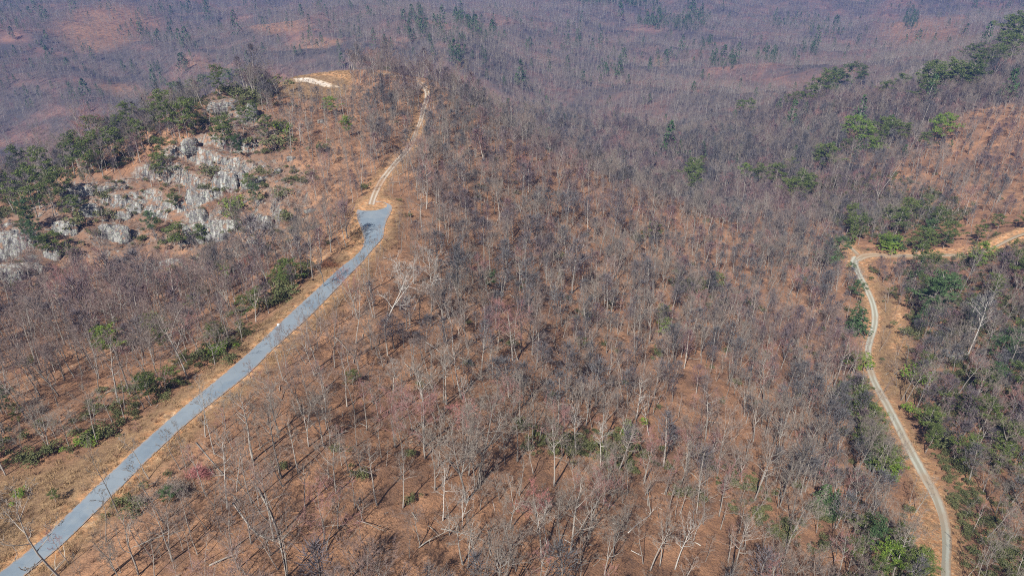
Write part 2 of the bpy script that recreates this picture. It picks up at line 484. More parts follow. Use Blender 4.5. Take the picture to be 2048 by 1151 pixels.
def mat_leaf(name, a, c2, tip):
    m, nt, b = new_mat(name); k = NB(nt)
    oi = k.n("ObjectInfo"); pos = k.n("NewGeometry").outputs["Position"]
    c = k.mix(oi.outputs["Random"], a, c2)
    c = k.mix(k.step(k.noise(pos, 1.6, 3, 0.7), 0.48, 0.66), c, tip)
    k.l(c, b.inputs["Base Color"]); b.inputs["Roughness"].default_value = 0.75
    return m

M = {}
M['ground'] = mat_ground()
M['asphalt'] = mat_asphalt()
M['gravel'] = mat_gravel("grey_gravel", (0.40, 0.40, 0.335), (0.27, 0.25, 0.19), (0.31, 0.21, 0.135))
M['track'] = mat_gravel("pale_dirt_track", (0.44, 0.38, 0.31), (0.28, 0.19, 0.12), (0.30, 0.17, 0.095))
M['spur'] = mat_gravel("tan_dirt_road", (0.34, 0.29, 0.21), (0.25, 0.19, 0.125), (0.30, 0.18, 0.105))
M['sand'] = mat_gravel("white_sand", (0.66, 0.62, 0.57), (0.66, 0.62, 0.57), (0.45, 0.35, 0.25))
M['rock'] = mat_rock()
M['bark'] = mat_bark("grey_brown_bark", (0.095, 0.084, 0.075), (0.37, 0.34, 0.305))
M['bark_pale'] = mat_bark("pale_bark", (0.30, 0.28, 0.255), (0.50, 0.475, 0.44))
M['twig'] = mat_bark("grey_twigs", (0.10, 0.084, 0.071), (0.27, 0.232, 0.198), red=((0.19, 0.13, 0.12), (0.26, 0.125, 0.12)))
M['twig_pale'] = mat_bark("pale_twigs", (0.22, 0.20, 0.18), (0.38, 0.35, 0.32))
M['twig_red'] = mat_bark("red_budded_twigs", (0.30, 0.11, 0.11), (0.42, 0.19, 0.18))
M['twig_brown'] = mat_bark("brown_brush", (0.15, 0.085, 0.055), (0.30, 0.18, 0.11))
M['far_twig'] = mat_bark("hazed_twigs_afar", (0.058, 0.058, 0.063), (0.135, 0.130, 0.135), red=((0.115, 0.085, 0.095), (0.15, 0.09, 0.095)))  # distance haze put into the colour: darker and cooler than the near twigs
M['pine'] = mat_leaf("pine_needles", (0.045, 0.070, 0.020), (0.085, 0.115, 0.030), (0.135, 0.155, 0.045))
M['hemlock'] = mat_leaf("dark_needles", (0.032, 0.062, 0.026), (0.055, 0.095, 0.038), (0.085, 0.130, 0.050))
M['bright'] = mat_leaf("bright_green_needles", (0.080, 0.135, 0.020), (0.105, 0.165, 0.026), (0.18, 0.225, 0.04))
M['laurel'] = mat_leaf("laurel_leaves", (0.060, 0.072, 0.030), (0.105, 0.112, 0.046), (0.15, 0.15, 0.068))
M['rust'] = mat_bark("rusty_brush", (0.20, 0.085, 0.045), (0.33, 0.16, 0.09))
M['straw'] = mat_bark("dry_grass", (0.20, 0.125, 0.068), (0.40, 0.28, 0.16))
M['log'] = mat_bark("barkless_wood", (0.19, 0.165, 0.14), (0.34, 0.31, 0.27))

# ================================================================ mesh helpers
def mesh_obj(name, verts, faces, mats, parent=None, mat_idx=None, smooth_=False, link=True):
    me = bpy.data.meshes.new(name)
    verts = np.asarray(verts, np.float32)
    me.vertices.add(len(verts)); me.vertices.foreach_set("co", verts.ravel())
    lens = np.fromiter((len(f) for f in faces), np.int32, len(faces))
    flat = np.fromiter((i for f in faces for i in f), np.int32, int(lens.sum()))
    me.loops.add(len(flat)); me.loops.foreach_set("vertex_index", flat)
    me.polygons.add(len(lens))
    me.polygons.foreach_set("loop_start", np.concatenate([[0], np.cumsum(lens)[:-1]]).astype(np.int32))
    me.polygons.foreach_set("use_smooth", np.full(len(lens), smooth_))
    for m in mats: me.materials.append(m)
    if mat_idx is not None: me.polygons.foreach_set("material_index", np.asarray(mat_idx, np.int32))
    me.update(); me.validate()
    o = bpy.data.objects.new(name, me)
    if link: COL.objects.link(o)
    if parent is not None: o.parent = parent
    return o

def tag(o, label=None, cat=None, group=None, kind=None):
    if label: o['label'] = label
    if cat: o['category'] = cat
    if group: o['group'] = group
    if kind: o['kind'] = kind
    return o

# ================================================================ the ground sheet
SUMMIT = [(540,158),(575,148),(600,140),(640,136),(692,136),(704,152),(700,176),(680,196),(610,198),(550,184)]
STRIP = [(-120,1260),(-120,985),(0,955),(130,922),(210,884),(330,806),(400,757),(455,715),(520,652),(590,586),(640,548),(690,497),(712,478),(722,500),(700,540),(640,600),(560,690),(380,840),(200,1000),(0,1180)]
ORANGE_HILL = [(1870,262),(1960,225),(2100,190),(2100,440),(1960,480),(1800,440),(1770,370)]
BENCH = [(1722,530),(1760,560),(1800,610),(1828,680),(1815,740),(1840,800),(1800,800),(1745,745),(1735,640),(1705,560)]
CUT = [(1756,504),(1800,500),(1860,499),(1905,498),(1955,488),(1965,492),(1950,500),(1900,506),(1820,507),(1760,507)]
def near_poly(poly, dmax=700):
    return in_poly(PU, PV, poly) & (dist < dmax)
cover = np.zeros(XX.shape + (4,), np.float32); 
oak = np.zeros(XX.shape, bool)
for (cu, cv, ru, rv) in [(215, 60, 95, 48), (560, 65, 60, 12), (240, 180, 45, 14), (1850, 60, 90, 35), (400, 150, 40, 8), (640, 95, 50, 12)]:
    oak |= ((PU - cu) / ru) ** 2 + ((PV - cv) / rv) ** 2 < 1
valley = np.maximum(smooth(560, 800, dist) * (~((XX > 420) & (dist < 720))), smooth(0, 60, YY - (505 - .35 * np.maximum(XX, 0))) * (XX < 300))  # mask for the woodland shade painted into valley and far litter
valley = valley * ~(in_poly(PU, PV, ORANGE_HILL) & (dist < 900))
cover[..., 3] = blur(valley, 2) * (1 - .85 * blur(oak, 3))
cover[..., 0] = blur(rock_w > 0.3, 2)
g = near_poly(SUMMIT, 560) | near_poly(STRIP, 300) | near_poly(BENCH, 500) | ((PAVED_D < 4.5) & (ROAD_D < 50)) | (ROAD_D < 2.5)
cover[..., 1] = blur(g, 3)
soil = near_poly(CUT) | near_poly([(552,157),(590,146),(640,140),(692,140),(700,160),(660,150),(600,152)], 560) | ((ROAD_D < 1.3))
for (u, v, ru, rv) in [(625,515,26,16),(640,505,25,12),(700,470,16,40),(1795,655,10,50),(1800,690,22,14),(1860,968,14,44),(1830,1050,24,50),(1735,560,14,40),(330,845,16,10),(600,470,30,12),(1690,492,22,10),(225,790,18,6),(1318,128,7,14)]:
    e = ((PU - u) / ru) ** 2 + ((PV - v) / rv) ** 2
    soil = soil | ((e < 1) & (dist < (2500 if u == 1318 else 620)))
cover[..., 2] = np.clip(blur(soil, 2) * 1.3, 0, 1)
ny, nx = XX.shape
idx = np.arange(nx * ny).reshape(ny, nx)
q = np.stack([idx[:-1, :-1], idx[:-1, 1:], idx[1:, 1:], idx[1:, :-1]], -1).reshape(-1, 4)
me = bpy.data.meshes.new("terrain")
co = np.stack([XX, YY, ZZ], -1).reshape(-1, 3).astype(np.float32)
me.vertices.add(len(co)); me.vertices.foreach_set("co", co.ravel())
me.loops.add(q.size); me.loops.foreach_set("vertex_index", q.ravel().astype(np.int32))
me.polygons.add(len(q)); me.polygons.foreach_set("loop_start", np.arange(0, q.size, 4, dtype=np.int32))
me.polygons.foreach_set("use_smooth", np.ones(len(q), bool))
me.update()
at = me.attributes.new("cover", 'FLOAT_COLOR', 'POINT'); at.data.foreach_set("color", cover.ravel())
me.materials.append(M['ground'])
terrain = bpy.data.objects.new("terrain", me); COL.objects.link(terrain)
tag(terrain, "leaf covered brown mountainside with a rocky knob and ridges falling to a valley", None, None, 'structure')

def road_mesh(name, r, mat, label, lift, cross=9, crown_=0.06, wob=0.16):
    nL = len(r['lx']); V = []; A_ = []; Fc = []
    j = np.arange(nL)
    wl = (vnoise(j * 0.9, j * 0 + 3.3, 5) - 0.5) * wob; wr = (vnoise(j * 0.9, j * 0 + 9.3, 6) - 0.5) * wob
    for i in range(nL):
        a = np.array([r['lx'][i], r['ly'][i]]); b_ = np.array([r['rx'][i], r['ry'][i]])
        dirn = (b_ - a) / (np.linalg.norm(b_ - a) + 1e-6)
        a = a - dirn * wl[i]; b_ = b_ + dirn * wr[i]
        for c in range(cross):
            t = c / (cross - 1); p = a * (1 - t) + b_ * t; ac = abs(2 * t - 1)
            V.append((p[0], p[1], r['z'][i] + lift + crown_ * (1 - ac * ac))); A_.append(ac)
    for i in range(nL - 1):
        for c in range(cross - 1):
            k_ = i * cross + c
            Fc.append((k_, k_ + 1, k_ + cross + 1, k_ + cross))
    o = mesh_obj(name, V, Fc, [mat], smooth_=True)
    at = o.data.attributes.new("across", 'FLOAT_COLOR', 'POINT')
    at.data.foreach_set("color", np.array([(a, a, a, 1) for a in A_], np.float32).ravel())
    return tag(o, label, None, None, 'structure')
road_mesh("paved_road", paved, M['asphalt'], "blue grey paved road climbing the ridge to a turning pad", 0.05, 13)
road_mesh("dirt_track", track, M['track'], "pale two rut track climbing from the turning pad to the summit", 0.03, 9, 0.0)
road_mesh("gravel_road", gravel, M['gravel'], "grey gravel road winding through the woods on the right", 0.05, 9, 0.0)
road_mesh("dirt_road", spur, M['spur'], "tan dirt road running off the gravel bend to the right edge", 0.025, 9, 0.0)
road_mesh("side_track", stub, M['spur'], "short bare track leaving the gravel bend uphill to the left", 0.02, 9, 0.0)

# bare sand on the summit clearing
so = [(588,158),(612,155),(640,160),(664,168),(682,175),(662,176),(640,172),(615,166),(592,164)]
sx_, sy_, _ = G.hit([p[0] for p in so], [p[1] for p in so])
cxy = np.array([sx_.mean(), sy_.mean()]); ring = np.stack([sx_, sy_], 1); V = [(cxy[0], cxy[1], float(G.z(*cxy)) + 0.12)]; Fc = []; A_ = [0.0]
fr = []
for i in range(len(ring)):
    a, b_ = ring[i], ring[(i + 1) % len(ring)]
    for t in (0, .34, .67): fr.append(a * (1 - t) + b_ * t)
fr = np.array(fr)
for rr in (0.25, 0.5, 0.75, 1.0):
    for p in fr:
        q2 = cxy + (p - cxy) * rr * (1 + 0.10 * (vnoise(p[0] * .7, p[1] * .7, 3) - .5))
        V.append((q2[0], q2[1], float(G.z(q2[0], q2[1])) + 0.12)); A_.append(rr)
m_ = len(fr)
for i in range(m_):
    Fc.append((0, 1 + i, 1 + (i + 1) % m_))
    for r_ in range(3):
        Fc.append((1 + r_ * m_ + i, 1 + (r_ + 1) * m_ + i, 1 + (r_ + 1) * m_ + (i + 1) % m_, 1 + r_ * m_ + (i + 1) % m_))
o = mesh_obj("sand_patch", V, Fc, [M['sand']], smooth_=True)
at = o.data.attributes.new("across", 'FLOAT_COLOR', 'POINT'); at.data.foreach_set("color", np.array([(a, a, a, 1) for a in A_], np.float32).ravel())
tag(o, "white patch of bare sandy ground on the grassy summit clearing", None, None, 'structure')

# ================================================================ plant builders (plain lists, no bpy.ops)
class MB:
    def __init__(s): s.v = []; s.f = []; s.m = []
    def tube(s, path, radii, sides, mi=0, cap=False):
        base = len(s.v); path = [np.asarray(p, float) for p in path]
        up = np.array([0.3, 0.5, 0.81])
        for i, p in enumerate(path):
            d = path[min(i + 1, len(path) - 1)] - path[max(i - 1, 0)]
            d = d / (np.linalg.norm(d) + 1e-9)
            a = np.cross(d, up)
            if np.linalg.norm(a) < 0.05: a = np.cross(d, [1, 0, 0])
            a /= np.linalg.norm(a); b = np.cross(d, a)
            for k in range(sides):
                t = 2 * math.pi * k / sides
                s.v.append(p + (a * math.cos(t) + b * math.sin(t)) * radii[i])
        for i in range(len(path) - 1):
            for k in range(sides):
                k2 = (k + 1) % sides; q0 = base + i * sides
                s.f.append((q0 + k, q0 + k2, q0 + sides + k2, q0 + sides + k)); s.m.append(mi)
        if cap:
            s.f.append(tuple(base + k for k in range(sides))[::-1]); s.m.append(mi)
            e = base + (len(path) - 1) * sides
            s.f.append(tuple(e + k for k in range(sides))); s.m.append(mi)
    def blade(s, p, d, w, mi=0):
        a = np.cross(d, RNG.normal(size=3)); a /= np.linalg.norm(a) + 1e-9
        i = len(s.v); s.v += [p - a * w, p + a * w, p + d]; s.f.append((i, i + 1, i + 2)); s.m.append(mi)
    def leaf(s, p, size, mi=0, flat=0.0):
        n_ = RNG.normal(size=3); n_[2] = n_[2] + flat; n_ /= np.linalg.norm(n_)
        a = np.cross(n_, RNG.normal(size=3)); a /= np.linalg.norm(a); b = np.cross(n_, a)
        i = len(s.v); l = size * RNG.uniform(0.7, 1.4); w = size * RNG.uniform(0.3, 0.6)
        s.v += [p - a * l, p - b * w, p + a * l, p + b * w]; s.f.append((i, i + 1, i + 2, i + 3)); s.m.append(mi)

def bent(p0, d, length, n_, wob, lift):
    """a path that wanders and bends upward"""
    pts_ = [np.array(p0, float)]; d = np.array(d, float); d /= np.linalg.norm(d)
    for i in range(n_):
        d = d + RNG.normal(size=3) * wob + np.array([0, 0, lift]); d /= np.linalg.norm(d)
        pts_.append(pts_[-1] + d * length / n_)
    return pts_
def along(path, t):
    x = t * (len(path) - 1); i = min(int(x), len(path) - 2); f = x - i
    return path[i] * (1 - f) + path[i + 1] * f, (path[i + 1] - path[i]) / (np.linalg.norm(path[i + 1] - path[i]) + 1e-9)

def bare_tree_mesh(H, spread, limbs, sec, tert, fine, start=0.42, r0=None, leader=0.95, lean=0.03, wild=0.12, dead=False, fork=0, tw=0.0185):
    T = MB(); C = MB()
    r0 = r0 or H * 0.0122
    d0 = np.array([RNG.normal() * lean, RNG.normal() * lean, 1.0])
    trunk = bent((0, 0, -0.5), d0, H * leader + 0.5, 9, 0.035 + lean * .3, 0.02)
    n_ = len(trunk); rad = [r0 * (1.35 if i == 0 else 1) * (1 - 0.88 * (i / (n_ - 1)) ** 1.1) for i in range(n_)]
    T.tube(trunk, rad, 7, 0, True)
    stems = [(trunk, start, 1.0, r0)]
    for k in range(fork):
        t = RNG.uniform(start * 0.6, start * 1.05); p, dd = along(trunk, t); az = RNG.uniform(0, 6.28)
        st = bent(p, (math.cos(az) * .5, math.sin(az) * .5, 1), H * (1 - t) * .92, 6, .08, .05)
        T.tube(st, [r0 * .62 * (1 - .88 * i / 6) for i in range(7)], 5, 0)
        stems.append((st, 0.2, 0.8, r0 * .62))
    az = RNG.uniform(0, 6.28)
    for (stem, s0, wgt, sr) in stems:
        nl = max(3, int(limbs * wgt / (1 + 0.4 * fork)))
        for i in range(nl):
            t = s0 + (0.985 - s0) * ((i + RNG.uniform(0, .8)) / nl)
            p, dd = along(stem, min(t, .99)); az += 2.4 + RNG.normal() * .4
            rel = (t - s0) / (1 - s0)
            L = spread * (0.55 + 0.6 * math.sin(math.pi * min(1, rel * .9 + .12))) * RNG.uniform(.7, 1.25)
            el = 0.35 + 0.75 * rel
            limb = bent(p, (math.cos(az) * math.cos(el), math.sin(az) * math.cos(el), math.sin(el)), L, 6, wild, .09)
            lr = max(0.02, sr * (0.42 - 0.25 * rel))
            T.tube(limb, [lr * (1 - .85 * j / 6) for j in range(7)], 4, 0)
            for j in range(sec):
                tt = 0.25 + 0.75 * (j + RNG.uniform(0, .9)) / sec
                p2, d2 = along(limb, min(tt, .99))
                dn = d2 + RNG.normal(size=3) * .62 + np.array([0, 0, .25])
                L2 = L * (.52 - .22 * tt) * RNG.uniform(.7, 1.3)
                br = bent(p2, dn, L2, 3, wild * 1.3, .10)
                C.tube(br, [lr * .38, lr * .27, lr * .18, .008], 3, 1)
                if dead and RNG.random() < .6: continue
                for q_ in range(tert):
                    p3, d3 = along(br, min(.2 + .8 * (q_ + RNG.uniform(0, .9)) / tert, .99))
                    d4 = d3 + RNG.normal(size=3) * .6 + np.array([0, 0, .25]); d4 /= np.linalg.norm(d4)
                    L3 = L2 * RNG.uniform(.3, .55)
                    C.blade(p3, d4 * L3, tw * 1.1, 1)
                    for w_ in range(fine):
                        f = RNG.uniform(.15, .95); dd5 = d4 + RNG.normal(size=3) * .6; dd5 /= np.linalg.norm(dd5)
                        C.blade(p3 + d4 * L3 * f, dd5 * L3 * RNG.uniform(.4, .8), tw, 1)
    return T, C

def far_tree_mesh(H, spread, n_):
    T = MB(); tr = bent((0, 0, -1), (0, 0, 1), H * .9 + 1, 4, .04, 0)
    T.tube(tr, [.24, .2, .15, .1, .04], 3, 0)
    for i in range(n_):
        t = RNG.uniform(.42, 1); p, d = along(tr, min(t, .99)); az = RNG.uniform(0, 6.28)
        r = spread * math.sin(math.pi * min(1, (t - .4) / .6 * .85 + .15)) * RNG.uniform(0, .8)
        q_ = p + np.array([math.cos(az) * r, math.sin(az) * r, r * .55])
        dd = np.array([math.cos(az) * .55, math.sin(az) * .55, RNG.uniform(.2, 1.1)]) + RNG.normal(size=3) * .25
        T.blade(q_, dd * RNG.uniform(1.0, 2.2), .075, 1)
    return T

def conifer_mesh(H, R, kind):
    """kind: cone (dense layered), pine (irregular, clumped crown on a clear trunk), shrub"""
    T = MB(); C = MB()
    if kind == 'shrub':
        for i in range(5):
            az = RNG.uniform(0, 6.28); T.tube(bent((0, 0, -.2), (math.cos(az) * .5, math.sin(az) * .5, 1), H * .8, 3, .15, 0), [.05, .04, .03, .01], 3)
        blobs = [(np.array([RNG.normal() * R * .45, RNG.normal() * R * .45, H * RNG.uniform(.3, .75)]), R * RNG.uniform(.35, .55)) for _ in range(9)]
        for c, r in blobs:
            for _ in range(70):
                d = RNG.normal(size=3); d /= np.linalg.norm(d); d[2] = abs(d[2]) * .9 + d[2] * .1
                C.leaf(c + d * r * RNG.uniform(.55, 1.05), .17, 1, .6)
        return T, C
    tr = bent((0, 0, -.6), (RNG.normal() * .03, RNG.normal() * .03, 1), H + .5, 8, .025, .02)
    T.tube(tr, [H * .014 * (1 - .9 * i / 8) for i in range(9)], 6, 0, True)
    if kind == 'cone':
        lv = int(H * 1.5)
        for i in range(lv):
            t = .10 + .89 * i / lv; p, _ = along(tr, t); rr = R * (1 - (t - .1) / .9) ** .75 * RNG.uniform(.75, 1.1) + .25
            for k in range(int(5 + rr * 1.6)):
                az = RNG.uniform(0, 6.28); L = rr * RNG.uniform(.7, 1.1); dr = -.10
                d = np.array([math.cos(az), math.sin(az), dr])
                T.blade(p, d * L * .9, .04, 0)
                for m_ in range(int(5 + L * 5)):
                    f = RNG.uniform(.2, 1.0) ** .7
                    side = np.array([-d[1], d[0], 0]) * RNG.normal() * .22 * L * (1.15 - f)
                    C.leaf(p + d * L * f + side + np.array([0, 0, -.25 * f * f * L * .5 + RNG.normal() * .06]), .24, 1, 1.3)
    else:
        st = .34
        nb = int(H * 1.9)
        for i in range(nb):
            t = st + (1 - st) * (i + RNG.random()) / nb; t = min(t, .99); p, _ = along(tr, t); az = i * 2.4 + RNG.normal() * .5
            rel = (t - st) / (1 - st); L = R * (.45 + .75 * math.sin(math.pi * min(1, .18 + rel * .8))) * RNG.uniform(.5, 1.2)
            br = bent(p, (math.cos(az), math.sin(az), .25 + .5 * rel), L, 4, .13, .06)
            T.tube(br, [.06, .05, .035, .025, .01], 3)
            for c_ in range(int(3 + L * 1.3)):
                c0, _ = along(br, RNG.uniform(.42, .99)); c0 = c0 + RNG.normal(size=3) * np.array([.45, .45, .2]); r = RNG.uniform(.38, .78)
                for _ in range(int(26)):
                    d = RNG.normal(size=3); d /= np.linalg.norm(d)
                    C.leaf(c0 + d * r * RNG.uniform(.4, 1.05) * np.array([1.1, 1.1, .6]), .17, 1, .5)
    return T, C

def far_conifer_mesh(H, R):
    T = MB(); T.tube([(0, 0, -1), (0, 0, H * .9)], [.2, .06], 3)
    for i in range(190):
        t = RNG.uniform(.2, 1); r = R * (1 - t) ** .6 * RNG.uniform(.3, 1.1) + .15; az = RNG.uniform(0, 6.28)
        T.leaf(np.array([math.cos(az) * r, math.sin(az) * r, H * t]), .55, 1, 1.0)
    return T

def tuft_mesh(n_, h, r, w, lean_=.5):
    T = MB()
    for i in range(n_):
        az = RNG.uniform(0, 6.28); rr = r * math.sqrt(RNG.random())
        T.blade(np.array([math.cos(az) * rr, math.sin(az) * rr, -.05]), np.array([RNG.normal() * lean_, RNG.normal() * lean_, 1]) * h * RNG.uniform(.5, 1.1), w, 0)
    return T
def brush_mesh(h, r, stems, tw_):
    T = MB()
    for i in range(stems):
        az = RNG.uniform(0, 6.28); el = RNG.uniform(.6, 1.4)
        st = bent((0, 0, -.1), (math.cos(az) * math.cos(el), math.sin(az) * math.cos(el), math.sin(el)), h * RNG.uniform(.6, 1.1), 3, .2, .03)
        T.tube(st, [.03, .022, .014, .006], 3, 0)
        for k in range(tw_):
            p, d = along(st, RNG.uniform(.2, .95)); d = d + RNG.normal(size=3) * .6; T.blade(p, d * h * RNG.uniform(.15, .4), .014, 1)
    return T

def merge(*ms):
    R_ = MB()
    for m_ in ms:
        b = len(R_.v); R_.v += m_.v; R_.f += [tuple(i + b for i in f) for f in m_.f]; R_.m += m_.m
    return R_
def proto(name, mb, mats):
    return mesh_obj(name, mb.v, mb.f, mats, mat_idx=mb.m, link=False)

# kinds of bare tree: (H, spread, limbs, sec, tert, fine, kw)
KINDS = [
 ('spreading', dict(H=16, spread=5.2, limbs=12, sec=6, tert=5, fine=6, fork=1)),
 ('spreading', dict(H=15, spread=4.8, limbs=11, sec=6, tert=5, fine=6, fork=2, wild=.16)),
 ('spreading', dict(H=14, spread=5.4, limbs=10, sec=6, tert=5, fine=6, fork=1, wild=.2, start=.34)),
 ('straight', dict(H=18, spread=3.6, limbs=12, sec=5, tert=5, fine=6, start=.5)),
 ('straight', dict(H=17, spread=3.2, limbs=12, sec=5, tert=5, fine=6, start=.55)),
 ('straight', dict(H=15, spread=3.0, limbs=10, sec=5, tert=5, fine=6, start=.45, lean=.07)),
 ('slender', dict(H=14, spread=2.2, limbs=9, sec=4, tert=5, fine=6, start=.5, r0=.12, lean=.09)),
 ('slender', dict(H=12, spread=2.1, limbs=9, sec=4, tert=5, fine=6, start=.4, r0=.10, lean=.06)),
 ('crooked', dict(H=13, spread=4.6, limbs=10, sec=6, tert=5, fine=3, start=.35, lean=.08, wild=.26, fork=1)),
 ('sparse', dict(H=14, spread=4.0, limbs=9, sec=5, tert=3, fine=2, start=.4, wild=.24, dead=True)),
 ('sapling', dict(H=7, spread=1.8, limbs=9, sec=4, tert=4, fine=3, start=.2, r0=.06, tw=.018)),
 ('sapling', dict(H=5.5, spread=2.0, limbs=9, sec=4, tert=4, fine=3, start=.12, r0=.05, fork=1, tw=.018)),
]
BT = [bare_tree_mesh(**kw) for _, kw in KINDS]
def bare_meshes(i, bark, twig):
    T, C = BT[i]
    a = mesh_obj("trunk", T.v, T.f, [M[bark]], mat_idx=[0] * len(T.f), smooth_=True, link=False)
    b = mesh_obj("crown", C.v, C.f, [M[twig]], mat_idx=[0] * len(C.f), link=False)
    return a, b
near_protos = [proto(f"bare_tree_form_{i:02d}", merge(*BT[i]), [M['bark'], M['twig']]) for i in range(len(KINDS))]
far_protos = [proto(f"bare_tree_afar_{i:02d}", far_tree_mesh(h, s, n_), [M['bark'], M['far_twig']]) for i, (h, s, n_) in enumerate([(17, 4.4, 420), (15, 4.8, 430), (18, 3.8, 370), (13, 3.8, 340)])]
CON = [conifer_mesh(13, 3.6, 'pine'), conifer_mesh(11, 3.8, 'pine'), conifer_mesh(14, 3.0, 'pine'), conifer_mesh(12, 3.3, 'cone'), conifer_mesh(9, 2.8, 'cone'), conifer_mesh(2.3, 1.9, 'shrub'), conifer_mesh(1.7, 2.0, 'shrub')]
far_con = [proto(f"evergreen_afar_{i:02d}", far_conifer_mesh(h, r), [M['bark'], M['hemlock']]) for i, (h, r) in enumerate([(14, 3.8), (11, 3.4), (16, 4.2)])]
laurel_protos = [proto(f"laurel_form_{i:02d}", merge(*CON[5 + i]), [M['twig_brown'], M['laurel']]) for i in range(2)]
tuft_protos = [proto(f"grass_tuft_{i:02d}", tuft_mesh(42, h, r, .035), [M['straw']]) for i, (h, r) in enumerate([(.55, .6), (.8, .5), (.4, .8)])]
brush_protos = [proto(f"brush_form_{i:02d}", brush_mesh(h, .5, s, 9), [M['twig_brown'], M[t]]) for i, (h, s, t) in enumerate([(1.2, 11, 'twig_brown'), (1.9, 12, 'twig'), (.8, 12, 'twig_brown')])]

# ================================================================ scattering stuff (one object per mass)
def scatter(name, label, cat, P3, rot, scl, idx_, protos):
    pc = bpy.data.collections.new(name + "_forms")
    for p in protos: pc.objects.link(p)
    me = bpy.data.meshes.new(name); N = len(P3)
    me.vertices.add(N); me.vertices.foreach_set("co", np.asarray(P3, np.float32).ravel())
    for nm, ty, arr, key in (("rot", 'FLOAT_VECTOR', rot, "vector"), ("scl", 'FLOAT_VECTOR', scl, "vector"), ("pick", 'INT', idx_, "value")):
        a = me.attributes.new(nm, ty, 'POINT'); a.data.foreach_set(key, np.asarray(arr, np.int32 if ty == 'INT' else np.float32).ravel())
    o = bpy.data.objects.new(name, me); COL.objects.link(o)
    ng = bpy.data.node_groups.new(name + "_nodes", 'GeometryNodeTree')
    ng.interface.new_socket("Geometry", in_out='INPUT', socket_type='NodeSocketGeometry')
    ng.interface.new_socket("Geometry", in_out='OUTPUT', socket_type='NodeSocketGeometry')
    N_ = ng.nodes; gi = N_.new("NodeGroupInput"); go = N_.new("NodeGroupOutput")
    iop = N_.new("GeometryNodeInstanceOnPoints"); ci = N_.new("GeometryNodeCollectionInfo")
    ci.inputs["Collection"].default_value = pc; ci.inputs["Separate Children"].default_value = True; ci.inputs["Reset Children"].default_value = True
    iop.inputs["Pick Instance"].default_value = True
    def attr(nm, dt):
        nd = N_.new("GeometryNodeInputNamedAttribute"); nd.data_type = dt; nd.inputs["Name"].default_value = nm
        return [s for s in nd.outputs if s.enabled and s.name == "Attribute"][0]
    L = ng.links.new
    L(gi.outputs[0], iop.inputs["Points"]); L(ci.outputs[0], iop.inputs["Instance"])
    L(attr("pick", 'INT'), iop.inputs["Instance Index"]); L(attr("rot", 'FLOAT_VECTOR'), iop.inputs["Rotation"]); L(attr("scl", 'FLOAT_VECTOR'), iop.inputs["Scale"])
    L(iop.outputs[0], go.inputs[0])
    md = o.modifiers.new("scatter", 'NODES'); md.node_group = ng
    return tag(o, label, cat, None, 'stuff')

def jitter_grid(x0, x1, y0, y1, sp):
    xs = np.arange(x0, x1, sp); ys = np.arange(y0, y1, sp)
    a, b = np.meshgrid(xs, ys)
    a = a + RNG.uniform(-.48, .48, a.shape) * sp; b = b + RNG.uniform(-.48, .48, b.shape) * sp
    return a.ravel(), b.ravel()
GD = Ground(ROAD_D.clip(-20, 60)); GR = Ground(rock_w); GP = Ground(PAVED_D.clip(-20, 60))
def wedge(X, Y, Z, mu=260, mv=200):
    u, v, s = project(X, Y, Z)
    return (u > -mu) & (u < 2048 + mu) & (v > -mv) & (v < 1151 + mv + 60) & (s > 40), u, v, s
def ell(u, v, cu, cv, ru, rv):
    return ((u - cu) / ru) ** 2 + ((v - cv) / rv) ** 2 < 1
def rnd_rs(N, base, var, lean_=.05, zvar=.12):
    rot = np.stack([RNG.normal(0, lean_, N), RNG.normal(0, lean_, N), RNG.uniform(0, 6.283, N)], 1)
    s = base * np.exp(RNG.normal(0, var, N)); scl = np.stack([s, s, s * np.exp(RNG.normal(0, zvar, N))], 1)
    return rot, scl

LAUREL = [
 ([(-100,960),(-100,850),(60,850),(150,815),(330,730),(450,630),(540,560),(620,525),(600,585),(520,650),(400,755),(210,884),(100,925)], .5),
 ([(1030,850),(1260,865),(1290,915),(1410,950),(1450,1020),(1380,1010),(1200,925),(1050,905)], .75),
 ([(1340,560),(1440,560),(1530,620),(1510,655),(1400,610),(1340,590)], .5),
 ([(1480,630),(1640,690),(1640,720),(1480,660)], .25),
 ([(1820,740),(2150,700),(2150,1250),(1920,1250),(1900,1000)], .8),
 ([(1800,520),(2150,480),(2150,740),(1830,720)], .65),
 ([(1580,330),(1780,340),(1950,420),(1900,495),(1760,495),(1660,440)], .85),
 ([(1400,900),(1560,980),(1700,1060),(1700,1150),(1560,1080),(1400,1000)], .5),
 ([(1600,200),(1900,180),(1900,250),(1700,330),(1580,330)], .45),
 ([(1670,760),(1720,760),(1800,930),(1800,960),(1720,900)], .6),
 ([(1640,960),(1720,1000),(1880,1120),(1860,1200),(1640,1200)], .45),
 ([(0,330),(420,180),(520,150),(560,190),(330,300),(120,380),(0,450)], .7),
 ([(560,150),(700,330),(600,400),(330,480),(200,400)], .05),
 (ROCKY, .10),
]
def laurel_density(u, v):
    d = np.zeros(u.shape) + .012
    for poly, w in LAUREL: d = np.where(in_poly(u, v, poly), np.maximum(d, w), d)
    return d
VERGE = [(835,395),(835,580),(745,625),(650,690),(575,790),(490,900),(420,1010),(400,1151),(430,1330),(-200,1330),(40,1120),(300,870),(600,640),(700,520),(712,400)]
DIRTWAY = [(1735,500),(2110,420),(2110,530),(2010,556),(1900,565),(1735,548)]
CLOSE = lambda X, Y: np.hypot(X, Y) < 760

